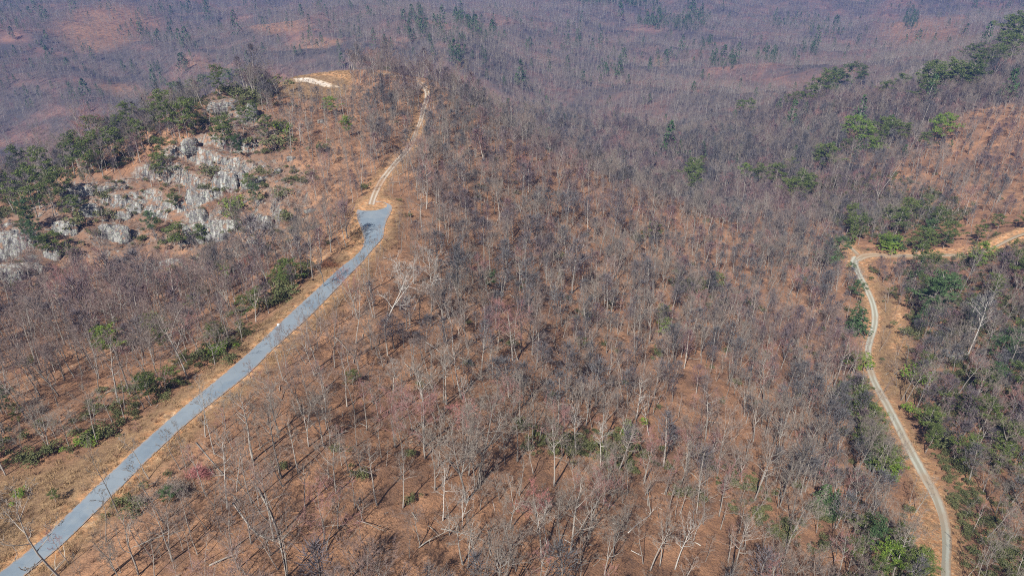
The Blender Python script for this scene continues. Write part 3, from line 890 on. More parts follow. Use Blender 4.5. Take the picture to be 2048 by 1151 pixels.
# ================================================================ where the bare trees stand
def clear_of(X, Y, u, v, margin):
    near = np.hypot(X, Y) < 620
    bad = (GD.z(X, Y) < np.where(v < 290, .7, margin)) | (near & (margin > 2.5) & (u > 1500) & (GD.z(X, Y) < 7.5)) | (near & (margin > 2.5) & (in_poly(u, v, VERGE) | in_poly(u, v, DIRTWAY) | ((GD.z(X, Y) < 4.5) & (v > 270)))) | (near & (in_poly(u, v, SUMMIT) | in_poly(u, v, STRIP)))
    return ~bad
def tree_density(X, Y, u, v):
    d = .82 + .14 * smooth(150, 420, np.hypot(X, Y))
    near = np.hypot(X, Y) < 620
    d = np.where((d < .95) & near & in_poly(u, v, [(-260,640),(60,615),(300,575),(470,555),(600,500),(640,520),(430,700),(0,940),(-260,1000)]), .95, d)
    rk = GR.z(X, Y)
    d = np.where(near & (rk > .3), .16, d)
    d = np.where(near & in_poly(u, v, BENCH), .08, d)
    d = np.where(near & in_poly(u, v, [(560,190),(700,190),(740,300),(720,400),(620,440),(580,330)]), .55, d)
    d = np.where(near & in_poly(u, v, [(705,120),(1000,160),(1080,280),(900,290),(860,190),(705,170)]), 1.0, d)
    d = np.where(in_poly(u, v, ORANGE_HILL) & (np.hypot(X, Y) < 900), .42, d)
    gap = fbm(X, Y, 34, 77, 3)
    d = d * (1 - .55 * smooth(.12, .42, gap))
    return d
X, Y = jitter_grid(-330, 470, 60, 640, 5.6)
Z = G.z(X, Y); ok, u, v, s = wedge(X, Y, Z)
ok &= (RNG.random(len(X)) < tree_density(X, Y, u, v) ) & clear_of(X, Y, u, v, 2.8)
X, Y, Z, u, v, s = (a[ok] for a in (X, Y, Z, u, v, s))
BXYZ = np.stack([X, Y, Z], 1); BU, BV, BS = u, v, s
brot, bscl = rnd_rs(len(X), .78, .26, .055, .1)
w = np.array([.13, .12, .10, .15, .14, .12, .07, .06, .05, .03, .02, .01]); w /= w.sum()
bidx = RNG.choice(12, len(X), p=w)
rk = GR.z(X, Y) > .3
bscl[rk] *= .5
small = in_poly(u, v, [(540,150),(740,150),(740,300),(730,400),(640,520),(560,480)])
bscl[small] *= .62
print("bare trees near", len(X))

# hand surveyed trees: (u, v of the foot, height in photo pixels, form, look, label)
HAND = [
 (769,655,125,8,'pale','big white leaning tree with forked limbs on the slope right of the paved road'),
 (907,712,95,6,'pale','slim straight white tree right of the big white leaning tree'),
 (1298,872,75,6,'pale','slim pale bent tree at the bare gap right of the green undergrowth band'),
 (1273,838,90,9,'pale','pale forked tree just above the bare gap in the leafy slope'),
 (506,922,140,4,'grey','tall straight grey tree with a small crown, second behind the fallen logs'),
 (563,955,150,3,'grey','tall grey tree with a long shadow, above the end of the long fallen trunk'),
 (716,637,85,1,'grey','grey forking tree on the verge right of the paved road below the turning pad'),
 (345,1120,118,0,'grey','broad grey tree left of the fallen logs near the bottom edge'),
 (277,1148,125,9,'grey','gnarled grey tree with twisting bare limbs beside the road near the bottom left'),
 (230,1140,85,8,'grey','crooked dark forked tree at the road edge near the bottom left corner'),
 (465,1098,95,5,'grey','grey tree between the two fallen logs'),
 (672,985,105,2,'grey','grey tree with a wide flat crown, centre of the lower slope'),
 (710,1015,80,9,'grey','half dead tree with a broken top, right of the wide crowned tree'),
 (649,1085,110,2,'grey','grey spreading tree in the open brown leaves near the bottom centre left'),
 (806,1015,95,5,'grey','twin stemmed grey tree standing alone in brown leaves'),
 (722,1080,60,7,'grey','small grey tree right of the spreading tree near the bottom'),
 (617,1135,70,6,'grey','thin bowed tree at the bottom edge right of the long fallen trunk'),
 (735,1140,70,7,'grey','thin straight tree standing at the bottom edge in open leaves'),
 (840,1090,75,8,'grey','crooked tree with tangled limbs left of the grey fallen log'),
 (1120,1085,95,4,'grey','straight tree with a dark shadowed trunk, lower centre'),
 (1174,1075,85,4,'grey','slim straight tree with a pale base, lower centre right'),
 (1300,1140,105,3,'grey','tall dark forked trunk rising at the bottom edge, right of centre'),
 (1208,1150,95,8,'grey','bent tree with a looping limb at the bottom edge'),
 (1215,1020,90,1,'grey','twin trunked tree below the green undergrowth band'),
 (1410,880,120,3,'grey','tall pale sided tree leaning right, above the lower right woods'),
 (925,930,75,6,'grey','thin tree below the red budded maple'),
 (925,900,85,0,'red','maple with red buds glowing among the grey trees'),
 (1000,860,55,9,'pale','small dead tree with bleached upright branches, right of the red maple'),
 (1075,1060,85,1,'red','purple red budded tree on the lower centre slope'),
 (1205,890,110,1,'grey','wide twisting limbed tree rising from the green undergrowth band'),
 (1150,875,95,2,'grey','pale topped spreading tree left of the twisting limbed tree'),
 (1660,1010,55,9,'pale','dead white branchy snag beside the dark hemlock'),
 (1962,512,55,7,'grey','thin white dead trunk at the dirt road bend'),
 (1855,592,50,6,'grey','thin pale trunk left of the paired dark pines on the right'),
 (1772,625,48,6,'grey','lone pale trunk on the bank right of the gravel road'),
 (1912,600,100,4,'grey','long pale trunk right of the big dark pine pair'),
 (1963,635,95,4,'grey','pale trunk carrying a green tuft, right hand woods'),
 (1934,712,110,3,'pale','tall pale leaning trunk beside the dark rock overhang'),
 (1962,722,100,4,'grey','tall pale trunk just right of the dark rock overhang'),
 (1897,710,70,4,'grey','pale trunk rising just left of the dark rock overhang'),
 (1802,800,70,4,'grey','pale trunk beside the gravel road curve, left one of a pair'),
 (1812,803,70,5,'grey','pale trunk beside the gravel road curve, right one of a pair'),
 (1915,790,85,3,'grey','pale leaning trunk below the dark rock overhang'),
 (2010,750,95,4,'grey','pale leaning trunk near the right edge beyond the rock overhang'),
 (452,858,62,0,'grey','dark bare tree on the road edge reaching over the paved road'),
 (572,735,66,2,'grey','dark bare tree overhanging the middle of the paved road'),
 (165,873,65,4,'grey','pale trunked tree at the clearing edge, left of the leaning pair'),
 (228,853,70,5,'grey','pale tree leaning over the clearing, left of the roadside bushes'),
 (250,842,70,4,'grey','grey straight tree just right of the leaning pale tree at the clearing'),
 (100,900,80,1,'grey','grey spreading tree at the far left end of the clearing'),
 (12,950,95,9,'grey','pale bare tree at the left edge of the photo by the clearing'),
 (620,500,90,1,'grey','pale forked tree below the cliff left of the turning pad'),
 (662,505,90,2,'grey','grey spreading tree on the bank left of the turning pad'),
 (693,495,75,4,'grey','straight tree with a leaning twin on the verge left of the turning pad'),
 (648,572,70,1,'grey','grey tree at the road edge left of the paved road bend'),
 (601,290,50,9,'pale','white dead tree below the summit clearing'),
 (588,185,45,9,'grey','gnarled lone tree at the left end of the summit clearing'),
 (550,160,35,9,'grey','small flat topped bare tree on the knob skyline'),
 (865,590,80,0,'pale','white limbed tree behind the big white leaning tree'),
 (268,665,110,0,'grey','dark spreading tree in the wood below the cliffs'),
 (310,640,120,2,'grey','big dark forked tree above the bright green pine'),
 (325,630,105,1,'grey','dark tree with arching limbs beside the long fallen pale tree'),
 (245,700,100,3,'grey','dark leaning tree left of the bright green pines'),
 (130,690,110,0,'grey','large grey tree in the left wood under the cliffs'),
 (70,760,120,2,'grey','large grey tree with lichen pale twigs at the left edge wood'),
 (940,330,45,9,'pale','white forked snag on the ridge right of the dirt track'),
 (925,385,60,9,'pale','white twisted tree on the slope right of the turning pad'),
 (1000,280,50,9,'grey','bleached wide branched tree on the crest right of the summit'),
 (880,475,60,4,'grey','slender white trunk right of the turning pad'),
 (835,400,60,4,'grey','tall trunk beside the pale fallen tops near the turning pad'),
 (845,470,95,3,'grey','dark straight tree right of the turning pad'),
 (1650,370,50,2,'grey','grey tree at the foot of the orange hillside on the right'),
]
hu = np.array([h[0] for h in HAND], float); hv = np.array([h[1] for h in HAND], float)
hx, hy, hs = G.hit(hu, hv); hz = G.z(hx, hy)
def pix_scale(hpx, H, s, v):
    # metres of an upright tree per photo pixel at that depth and row
    return hpx * s / F / max(.35, CP - .25 * SP * (v - 575) / 575) / H

LOOK = {'pale': ('bark_pale', 'twig_pale'), 'grey': ('bark', 'twig'), 'red': ('bark', 'twig_red')}
_mesh_cache = {}
def kind_meshes(i, look):
    if (i, look) not in _mesh_cache: _mesh_cache[i, look] = bare_meshes(i, *LOOK[look])
    return _mesh_cache[i, look]
GROUP_BARE = "leafless trees on the mountainside"
tree_src = {}
def put_tree(i, look, loc, rot, scl, label):
    """an Empty at the foot, with trunk and crown as its parts; repeats are copies of the first"""
    key = (i, look)
    if key not in tree_src:
        root = bpy.data.objects.new("bare_tree", None); a, b = kind_meshes(i, look)
        for o in (a, b): COL.objects.link(o); o.parent = root
        COL.objects.link(root); tree_src[key] = (root, a, b)
        root['category'] = 'tree'; root['group'] = GROUP_BARE
    else:
        src = tree_src[key]; root = src[0].copy(); COL.objects.link(root)
        for ch in src[1:]:
            c = ch.copy(); c.parent = root; COL.objects.link(c)
    root.location = loc; root.rotation_euler = rot; root.scale = scl; root['label'] = label
    root.empty_display_size = .5
    return root
HLEAN = {0: (.12, .42), 10: (0, 0), 35: (.0, .25)}
placed = []
for n_, (h, x, y, z, s) in enumerate(zip(HAND, hx, hy, hz, hs)):
    sc = float(pix_scale(h[2], KINDS[h[3]][1]['H'], s, h[1])); r = RNG.uniform(0, 6.28)
    rot = (0, .32, .3) if n_ == 0 else (RNG.normal() * .04, RNG.normal() * .04, r)
    put_tree(h[3], h[4], (x, y, z), rot, (sc, sc, sc), h[5]); placed.append((x, y))
placed = np.array(placed)
# keep the random stand off the hand placed ones
dmin = np.min(np.hypot(BXYZ[:, None, 0] - placed[None, :, 0], BXYZ[:, None, 1] - placed[None, :, 1]), 1)
keep = dmin > 3.2
BXYZ, brot, bscl, bidx, BU, BV, BS = (a[keep] for a in (BXYZ, brot, bscl, bidx, BU, BV, BS))

# evergreens surveyed one by one: (u, v foot, height px, form, material)
P_, H_, B_ = 'pine', 'hemlock', 'bright'
EVER = [
 # knob skyline and left shoulder
 (30,425,75,0,P_),(75,435,85,1,P_),(112,430,70,0,P_),(42,372,68,2,P_),(88,372,62,1,P_),(60,462,45,1,P_),(128,410,60,1,P_),(150,352,70,0,P_),(182,352,62,1,P_),(203,345,68,0,P_),(236,330,60,1,P_),
 (168,318,48,2,P_),(205,298,40,0,P_),(248,292,52,2,P_),(262,270,40,2,P_),(288,300,50,1,P_),(312,262,46,0,P_),(332,250,40,1,P_),(352,272,60,0,P_),(378,285,70,1,P_),(392,262,55,0,P_),(362,215,30,1,P_),(388,205,26,1,P_),(410,188,22,1,P_),(438,190,42,2,P_),
 (462,180,28,1,P_),(470,196,24,5,P_),(490,172,24,1,P_),(505,168,18,5,P_),(548,184,30,5,P_),(535,190,22,1,P_),(498,205,26,5,P_),(508,255,52,2,P_),(488,265,50,1,P_),(440,300,45,0,P_),(452,285,40,1,P_),(482,318,48,1,H_),(465,300,40,0,P_),
 (335,362,34,1,P_),(328,325,30,0,P_),(420,350,20,5,P_),(511,420,52,0,H_),(506,385,26,1,P_),(475,455,50,3,H_),(472,425,22,5,B_),(522,345,12,5,P_),(540,352,12,5,P_),(600,365,12,5,P_),(626,352,10,5,P_),
 (310,470,46,1,H_),(58,490,50,0,H_),(80,498,54,1,H_),(62,455,36,1,H_),(120,510,34,1,P_),(100,512,30,0,P_),(145,510,20,5,P_),(150,440,28,1,P_),(163,452,24,5,P_),(205,398,16,5,P_),(222,436,14,5,P_),(186,472,12,5,P_),(352,420,22,1,P_),(365,500,40,0,P_),(350,490,20,5,P_),(408,490,28,1,P_),(415,380,12,5,P_),(440,385,12,5,P_),
 (572,265,16,5,B_),(565,258,16,5,P_),(670,230,26,1,B_),(700,275,30,2,B_),(535,275,30,1,P_),(545,300,26,5,P_),(575,440,18,5,P_),(555,400,18,5,P_),(640,305,16,5,P_),
 # left wood and the clearing's edge
 (457,582,52,2,B_),(448,560,26,1,B_),(308,672,48,1,B_),(318,682,36,0,B_),(234,712,44,1,B_),(226,705,34,1,B_),(384,620,20,1,B_),(405,600,24,1,P_),(570,592,26,5,P_),(590,575,40,1,P_),(560,575,30,1,P_),(545,600,20,5,P_),(458,718,14,5,P_),(447,705,18,5,B_),(15,830,55,1,H_),(40,850,45,0,P_),
 (178,888,16,5,B_),(192,880,16,5,B_),(160,892,14,5,B_),(112,1003,18,1,P_),(42,996,12,5,B_),(60,915,16,5,P_),(100,905,14,5,P_),(225,872,12,5,P_),(300,800,40,1,P_),(350,775,30,1,P_),(330,700,30,0,P_),(495,640,34,1,P_),(520,620,34,0,P_),(430,690,30,1,P_),(345,1005,26,1,H_),(270,1010,20,5,P_),
 # centre slope
 (1327,672,24,1,B_),(1330,650,28,1,P_),(980,580,28,0,H_),(1165,697,18,1,P_),(1383,395,44,2,P_),(1378,370,36,1,P_),(1398,345,24,2,P_),(1303,482,26,1,P_),(1275,480,14,5,P_),(1110,520,14,5,P_),(706,770,20,1,P_),(1018,692,12,5,P_),(1425,585,28,1,P_),(1370,578,24,5,P_),(1655,1035,66,3,H_),(1640,1020,40,4,H_),(1170,640,14,5,P_),(1315,715,12,5,P_),(1260,865,18,5,B_),
 # beside the gravel road
 (1703,662,68,3,H_),(1715,664,40,4,H_),(1715,600,26,1,H_),(1690,598,0,5,H_),(1700,745,32,1,B_),(1706,728,22,5,B_),(1682,820,55,1,P_),(1705,835,68,0,P_),(1716,842,58,1,P_),(1734,856,50,0,P_),(1728,872,42,1,P_),(1700,800,36,1,P_),(1745,905,48,2,P_),(1742,935,58,3,H_),(1758,950,44,1,P_),(1770,962,36,1,B_),(1725,905,36,1,P_),
 (1738,1120,92,2,H_),(1718,1085,58,1,P_),(1762,1151,78,1,B_),(1788,1135,66,0,P_),(1812,1165,72,1,P_),(1840,1150,55,1,P_),(1700,1130,60,0,P_),(1798,1092,30,1,P_),(1828,1180,56,0,P_),(1735,1180,70,1,P_),(1735,900,26,5,P_),
 (1674,520,34,1,H_),(1665,530,20,5,H_),
 # right hand woods
 (1828,548,62,1,P_),(1822,580,70,3,H_),(1838,600,50,0,P_),(1852,560,42,0,P_),(1848,640,92,1,H_),(1838,655,60,3,H_),(1862,640,80,0,H_),(1885,615,66,1,H_),(1872,600,50,1,H_),(1808,670,16,5,P_),(1945,545,44,2,B_),(1950,530,26,5,P_),(1978,612,58,2,P_),(1985,590,30,1,P_),(2015,530,50,2,P_),(2032,580,60,1,P_),(2020,560,40,1,P_),(2045,545,55,0,P_),(1935,640,34,1,P_),(1950,650,40,3,H_),
 (2005,705,52,1,H_),(1992,725,40,1,H_),(2015,720,40,3,H_),(1780,595,16,1,P_),(1745,545,8,5,P_),(1838,745,30,1,P_),(1845,770,24,5,B_),(1925,835,48,1,P_),(1942,850,66,0,P_),(1965,860,60,1,P_),(1975,790,70,2,H_),(1955,790,40,1,P_),(1990,880,50,1,P_),(1850,905,60,2,P_),(1845,870,40,1,P_),(1868,880,30,5,P_),(2010,900,44,1,P_),(1985,935,40,0,P_),(2040,830,60,1,P_),(2035,780,40,0,P_),(2040,900,50,1,H_),(1925,930,40,1,P_),(1822,830,16,5,B_),(2040,690,40,1,P_),(2030,960,50,2,P_),(1890,820,30,1,P_),
 # above the junction
 (1700,486,60,3,P_),(1692,470,60,2,P_),(1712,478,36,1,P_),(1765,500,24,1,B_),(1775,498,20,5,B_),(1797,498,16,5,H_),(1832,505,34,1,P_),(1845,502,30,0,P_),(1850,485,46,1,H_),(1860,470,40,0,P_),(1885,497,24,1,P_),(1905,485,30,1,P_),(1952,485,26,1,P_),(1995,460,22,1,P_),(2045,455,24,1,P_),(1790,470,34,1,P_),(1815,450,36,1,P_),(1770,455,30,1,P_),(1840,440,36,2,P_),
 (1600,410,46,1,P_),(1588,400,40,0,P_),(1612,395,34,1,P_),(1570,405,36,1,P_),(1550,375,34,1,P_),(1520,370,30,2,P_),(1500,372,26,0,P_),(1486,362,24,1,B_),(1650,345,40,1,P_),(1640,335,24,1,P_),(1575,350,24,1,P_),
 (1716,300,36,1,B_),(1708,290,40,1,B_),(1728,285,30,0,P_),(1755,300,48,2,P_),(1770,290,36,1,P_),(1762,275,30,1,P_),(1740,305,22,1,B_),(1800,290,32,0,P_),(1880,290,42,1,B_),(1872,275,30,1,B_),(1748,308,20,5,B_),(1850,300,24,1,P_),(1690,310,24,1,P_),
 # pines on the right ridge
 (1492,234,20,1,P_),(1483,228,16,1,P_),(1575,222,20,1,P_),(1600,215,18,1,P_),(1622,212,24,0,P_),(1635,206,28,1,P_),(1648,200,32,0,P_),(1660,192,30,1,P_),(1668,184,24,0,P_),(1700,184,32,1,P_),(1722,172,22,2,P_),(1680,170,18,2,P_),
 (1770,205,24,1,P_),(1800,195,26,0,P_),(1852,200,38,1,P_),(1862,188,36,0,P_),(1880,195,36,1,P_),(1895,190,38,0,P_),(1908,196,34,1,P_),(1925,192,38,1,P_),(1935,185,26,0,P_),(1842,212,28,1,P_),(1870,170,24,2,P_),
 (1945,155,28,1,P_),(1960,150,30,0,P_),(1975,148,30,1,P_),(1990,140,26,1,P_),(1930,125,20,1,P_),(1950,118,18,0,P_),(2000,120,30,1,P_),(2015,100,40,0,P_),(2005,95,34,1,P_),(2035,100,36,1,P_),(2045,85,30,0,P_),(2020,125,30,1,P_),
]
EVER = [e for e in EVER if e[2] > 0]
eu = np.array([e[0] for e in EVER], float); ev = np.array([e[1] for e in EVER], float)
ex, ey, es = G.hit(eu, ev); ez = G.z(ex, ey)
CH = [13, 11, 14, 12, 9, 2.6, 2.0]
ever_src = {}
def put_evergreen(i, mat, loc, rz, scl, label, name):
    key = (i, mat)
    if key not in ever_src:
        T, C = CON[i]; root = bpy.data.objects.new(name, None); COL.objects.link(root)
        a = mesh_obj("trunk", T.v, T.f, [M['bark']], root, smooth_=True); b = mesh_obj("crown", C.v, C.f, [M[mat]], root)
        ever_src[key] = (root, a, b)
    else:
        src = ever_src[key]; root = src[0].copy(); COL.objects.link(root)
        for ch in src[1:]:
            c = ch.copy(); c.parent = root; COL.objects.link(c)
    root.location = loc; root.rotation_euler = (RNG.normal() * .04, RNG.normal() * .04, rz); root.scale = scl
    root['category'] = 'bush' if i >= 5 else 'evergreen tree'; root['label'] = label
    root['group'] = "green bushes on the mountainside" if i >= 5 else "evergreen trees on the mountainside"
    return root

# ================================================================ labels that find a tree by its neighbours
LAND = [
 (748,440,"the paved turning pad"),(30,1130,"the paved road's bottom end"),(480,725,"the middle of the paved road"),(557,645,"the white roadside box"),
 (630,165,"the summit clearing"),(848,200,"the dirt track's upper bend"),(775,350,"the lower dirt track"),(445,215,"the overhanging knob rock"),
 (160,385,"the layered ledge rock"),(383,308,"the round white rock"),(790,600,"the big white leaning tree"),(545,1050,"the long fallen trunk"),
 (425,920,"the broken fallen tree"),(917,1068,"the grey fallen log"),(870,698,"the white fallen log"),(925,870,"the red budded maple"),(1650,1010,"the dark hemlock"),
 (1712,520,"the gravel road's bend"),(1740,700,"the gravel road's curve"),(1885,1140,"the gravel road's bottom end"),(1915,705,"the dark rock overhang"),
 (1860,610,"the big dark pines"),(1140,895,"the green undergrowth band"),(1310,840,"the bare leafy gap"),(1383,370,"the twin lone pines mid slope"),
 (308,660,"the bright yellow green pine"),(1730,830,"the pines beside the gravel road"),(1980,330,"the orange hillside"),(2020,100,"the ridge top pines"),
 (1790,1120,"the pine cluster at bottom right"),(1327,660,"the lone little pine mid slope"),(185,885,"the clearing edge bushes"),(112,1000,"the lone clearing bush"),
 (1075,1060,"the purple red tree"),(1208,1150,"the bottom edge looping tree"),(1410,880,"the pale sided leaning tree"),(1960,500,"the dirt road"),(1740,290,"the hillside pine group"),
 (1590,400,"the pines above the gravel bend"),(310,450,"the round dark cliff pine"),(511,400,"the tall cliff edge pine"),(60,480,"the dark pines on the left cliff"),(440,480,"the streaked cliff wall"),
 (1560,250,"the valley end of the right ridge"),(1010,250,"the crest right of the summit"),(740,800,"the shadowed lower slope"),(1500,800,"the right side of the slope"),(1150,650,"the centre of the slope"),
 (1250,430,"the upper slope"),(225,590,"the dark wood under the cliffs"),(560,580,"the green patch beside the road"),(600,310,"the shrubby slope below the summit"),(1960,800,"the right edge woods"),
]
used = set(o for o in (h[5] for h in HAND))
DIRS = ["right of", "below and right of", "below", "below and left of", "left of", "above and left of", "above", "above and right of"]
def find_label(head, u, v):
    ds = sorted(((math.hypot(u - a, v - b), i) for i, (a, b, _) in enumerate(LAND)))
    for d, i in ds[:7]:
        a, b, ph = LAND[i]
        k = int(round(math.degrees(math.atan2(v - b, u - a)) / 45.0)) % 8
        w_ = "close " if d < 45 else ("" if d < 95 else ("some way " if d < 160 else "far "))
        lab = f"{head} {w_}{DIRS[k]} {ph}"
        if lab not in used and len(lab.split()) <= 16:
            used.add(lab); return lab
    return None

# the nearest random trees become trees of their own, the rest one mass
vis = (BU > -10) & (BU < 2058) & (BV < 1175) & (BV > 60) & (bidx < 10)
order = np.argsort(np.where(vis, BS, 1e9))
n_own = 296 - len(HAND)
own = order[:n_own]
NAMES = ["broad round crowned grey tree", "many forked grey tree", "low spreading grey tree", "tall straight grey tree", "tall narrow grey tree", "slightly leaning grey tree", "slender grey tree", "short slender tree", "crooked grey tree", "thin branched half dead tree"]
for i in own:
    sz = bscl[i, 2] / .78
    head = NAMES[bidx[i]]
    if sz < .85: head = "small " + head
    elif sz > 1.15: head = "large " + head
    lab = find_label(head, BU[i], BV[i]) or f"{head} on the open brown leafy slope"
    look = 'grey'
    if RNG.random() < .07: look = 'pale'; lab = lab.replace("grey tree", "pale tree")
    put_tree(int(bidx[i]), look, tuple(BXYZ[i]), tuple(brot[i]), tuple(bscl[i]), lab)
mask = np.ones(len(BXYZ), bool); mask[own] = False
NP, NR, NS, NI = BXYZ[mask], brot[mask], bscl[mask], bidx[mask]
# saplings between them
X, Y = jitter_grid(-330, 470, 60, 560, 6.4)
Z = G.z(X, Y); ok, u, v, s = wedge(X, Y, Z)
sd = .26 + .3 * (fbm(X, Y, 30, 8, 3) > .05)
sd = np.where(in_poly(u, v, [(180,880),(420,860),(560,1000),(420,1151),(60,1151)]), .85, sd)
sd = np.where(in_poly(u, v, [(560,160),(760,200),(760,380),(690,420),(560,420)]), .8, sd)
sd = np.where(in_poly(u, v, DIRTWAY), .1, sd)
ok &= (RNG.random(len(X)) < sd) & clear_of(X, Y, u, v, 2.0)
X, Y, Z = X[ok], Y[ok], Z[ok]
r2, s2 = rnd_rs(len(X), .8, .3, .08)
NP = np.vstack([NP, np.stack([X, Y, Z], 1)]); NR = np.vstack([NR, r2]); NS = np.vstack([NS, s2]); NI = np.concatenate([NI, RNG.choice([10, 11, 7], len(X), p=[.45, .45, .1])])
X, Y = jitter_grid(-160, 60, 60, 330, 3.4)
Z = G.z(X, Y); ok, u, v, s = wedge(X, Y, Z)
pr = np.where(in_poly(u, v, [(720,530),(760,600),(620,720),(560,860),(480,1000),(420,1180),(150,1180),(330,980),(450,850),(560,740)]), .62, 0)
ok &= (RNG.random(len(X)) < pr) & (GD.z(X, Y) > 3.0)
X, Y, Z = X[ok], Y[ok], Z[ok]; r2, s2 = rnd_rs(len(X), .5, .32, .1)
NP = np.vstack([NP, np.stack([X, Y, Z], 1)]); NR = np.vstack([NR, r2]); NS = np.vstack([NS, s2]); NI = np.concatenate([NI, RNG.choice([10, 11], len(X))])
# the far woods
def far_stand(sp, d0, d1, base):
    X, Y = jitter_grid(-2600, 2900, 60, 3400, sp)
    d = np.hypot(X, Y); inside_near = (X > -330) & (X < 470) & (Y > 60) & (Y < 640)
    ok = (d > d0) & (d <= d1) & ~inside_near
    X, Y, d = X[ok], Y[ok], d[ok]; Z = G.z(X, Y)
    ok, u, v, s = wedge(X, Y, Z, 160, 90)
    thin = fbm(X, Y, 120, 91, 4)
    pr = .98 - .6 * smooth(.10, .40, thin)
    for (cu, cv, ru, rv) in [(215, 60, 90, 45), (560, 65, 60, 12), (240, 180, 45, 14), (1850, 60, 90, 35), (400, 150, 40, 8)]:
        pr = np.where(ell(u, v, cu, cv, ru, rv) & (d > 700), .38, pr)
    pr = np.where((d < 700) & in_poly(u, v, [(1880,250),(2060,190),(2060,440),(1800,440),(1760,350)]), .32, pr)
    ok &= RNG.random(len(X)) < pr
    ok &= GD.z(X, Y) > 2
    P3 = np.stack([X[ok], Y[ok], Z[ok]], 1)
    r_, s_ = rnd_rs(len(P3), base, .18, .04)
    return P3, r_, s_
a1 = far_stand(5.8, 300, 900, .95); a2 = far_stand(6.0, 900, 1700, 1.0); a3 = far_stand(9.0, 1700, 3400, 1.3)
near_far = a1
i1 = RNG.choice(10, len(a1[0]), p=w[:10] / w[:10].sum())
NP = np.vstack([NP, a1[0]]); NR = np.vstack([NR, a1[1]]); NS = np.vstack([NS, a1[2]]); NI = np.concatenate([NI, i1])
FP = np.vstack([a2[0], a3[0]]); FR = np.vstack([a2[1], a3[1]]); FS = np.vstack([a2[2], a3[2]])
ALLP = np.vstack([NP, FP]); ALLR = np.vstack([NR, FR]); ALLS = np.vstack([NS, FS]); ALLI = np.concatenate([NI, 12 + RNG.integers(0, 4, len(FP))])
# prototypes are picked in name order
scatter("bare_forest", "mass of leafless grey trees and saplings covering the slopes and far hills", "forest", ALLP, ALLR, ALLS, ALLI, near_protos + [p for p in far_protos])
print("forest instances", len(ALLP), "far", len(FP))

# evergreens
for k_, (e, x, y, z, s) in enumerate(zip(EVER, ex, ey, ez, es)):
    i = e[3]; sc = float(pix_scale(e[2], CH[i], s, e[1]))
    sc *= 1.2 if (e[2] < 45 and i < 5) else 1.0
    sc *= 1.1 if e[2] < 45 else .95
    if e[0] < 420 and e[1] < 460 and i < 5: sc *= 1.15
    if e[0] > 1450 and e[1] < 240: sc *= 1.25
    wx_ = sc * (RNG.uniform(1.2, 1.5) if e[2] < 45 else RNG.uniform(.85, 1.05)) if i < 5 else sc * RNG.uniform(1.1, 1.6)
    if i >= 5: sc *= 1.15
    near = s < 330
    if i >= 5: head, nm = ("bright green bush" if e[4] == B_ else "olive green bush"), "green_bush"
    elif i in (3, 4): head, nm = "dark conical hemlock", "hemlock_tree"
    elif e[4] == B_: head, nm = "bright green pine", "pine_tree"
    elif e[4] == H_: head, nm = "dark green pine", "pine_tree"
    else: head, nm = "olive green pine", "pine_tree"
    if e[2] > 55: head = "large " + head
    elif e[2] < 26 and i < 5: head = "small " + head
    lab = find_label(head, e[0], e[1]) or f"{head} in the woods"
    mat = e[4] if i < 5 else ('laurel' if e[4] == P_ else e[4])
    put_evergreen(i, mat, (x, y, z), RNG.uniform(0, 6.28), (wx_, wx_, sc), lab, nm)
print("evergreens", len(EVER))

# far evergreens: scattered and in the clumps the photo shows
X, Y = jitter_grid(-2600, 2900, 500, 3400, 11.0)
Z = G.z(X, Y); ok, u, v, s = wedge(X, Y, Z, 120, 60); d = np.hypot(X, Y)
pr = np.full(X.shape, .02) + .07 * smooth(.22, .5, fbm(X, Y, 150, 55, 3))
for (cu, cv, ru, rv, p_) in [(830,60,28,30,.6),(870,78,18,25,.45),(905,80,22,14,.5),(940,50,30,18,.55),(965,65,30,20,.55),(918,118,20,22,.8),(1225,150,17,12,.8),(1445,130,32,11,.8),(1300,40,30,22,.4),(1350,55,60,10,.65),(1390,40,30,22,.4),(1230,8,90,9,.7),(1180,5,60,8,.5),(1412,95,10,10,.8),
   (1045,170,20,7,.8),(1005,172,15,5,.7),(1620,105,18,10,.7),(1590,50,70,10,.25),(1650,70,40,16,.2),(1820,45,14,25,.6),(1530,125,30,10,.4),(1640,30,200,20,.03),(100,190,110,40,.12),(60,200,45,25,.35),(250,170,90,50,.07),(380,120,160,60,.05),(310,160,20,22,.6),(560,60,140,50,.05),(1500,225,20,8,.6),(30,60,80,60,.16),(330,60,60,60,.14),(80,130,120,60,.10),(2000,10,60,20,.3),(700,40,120,40,.05),(330,190,14,12,.5),(1100,90,200,20,.03),(375,135,18,16,.6)]:
    pr = np.where(ell(u, v, cu, cv, ru, rv) & (d > 640), np.maximum(pr, p_), pr)
ok &= (d > 640) & (RNG.random(len(X)) < pr)
P3 = np.stack([X[ok], Y[ok], Z[ok]], 1); r_, s_ = rnd_rs(len(P3), 1.1, .4, .03)
scatter("distant_evergreens", "dark evergreens dotted through the distant woods", "evergreens", P3, r_, s_, RNG.integers(0, 3, len(P3)), far_con)
print("far evergreens", len(P3))

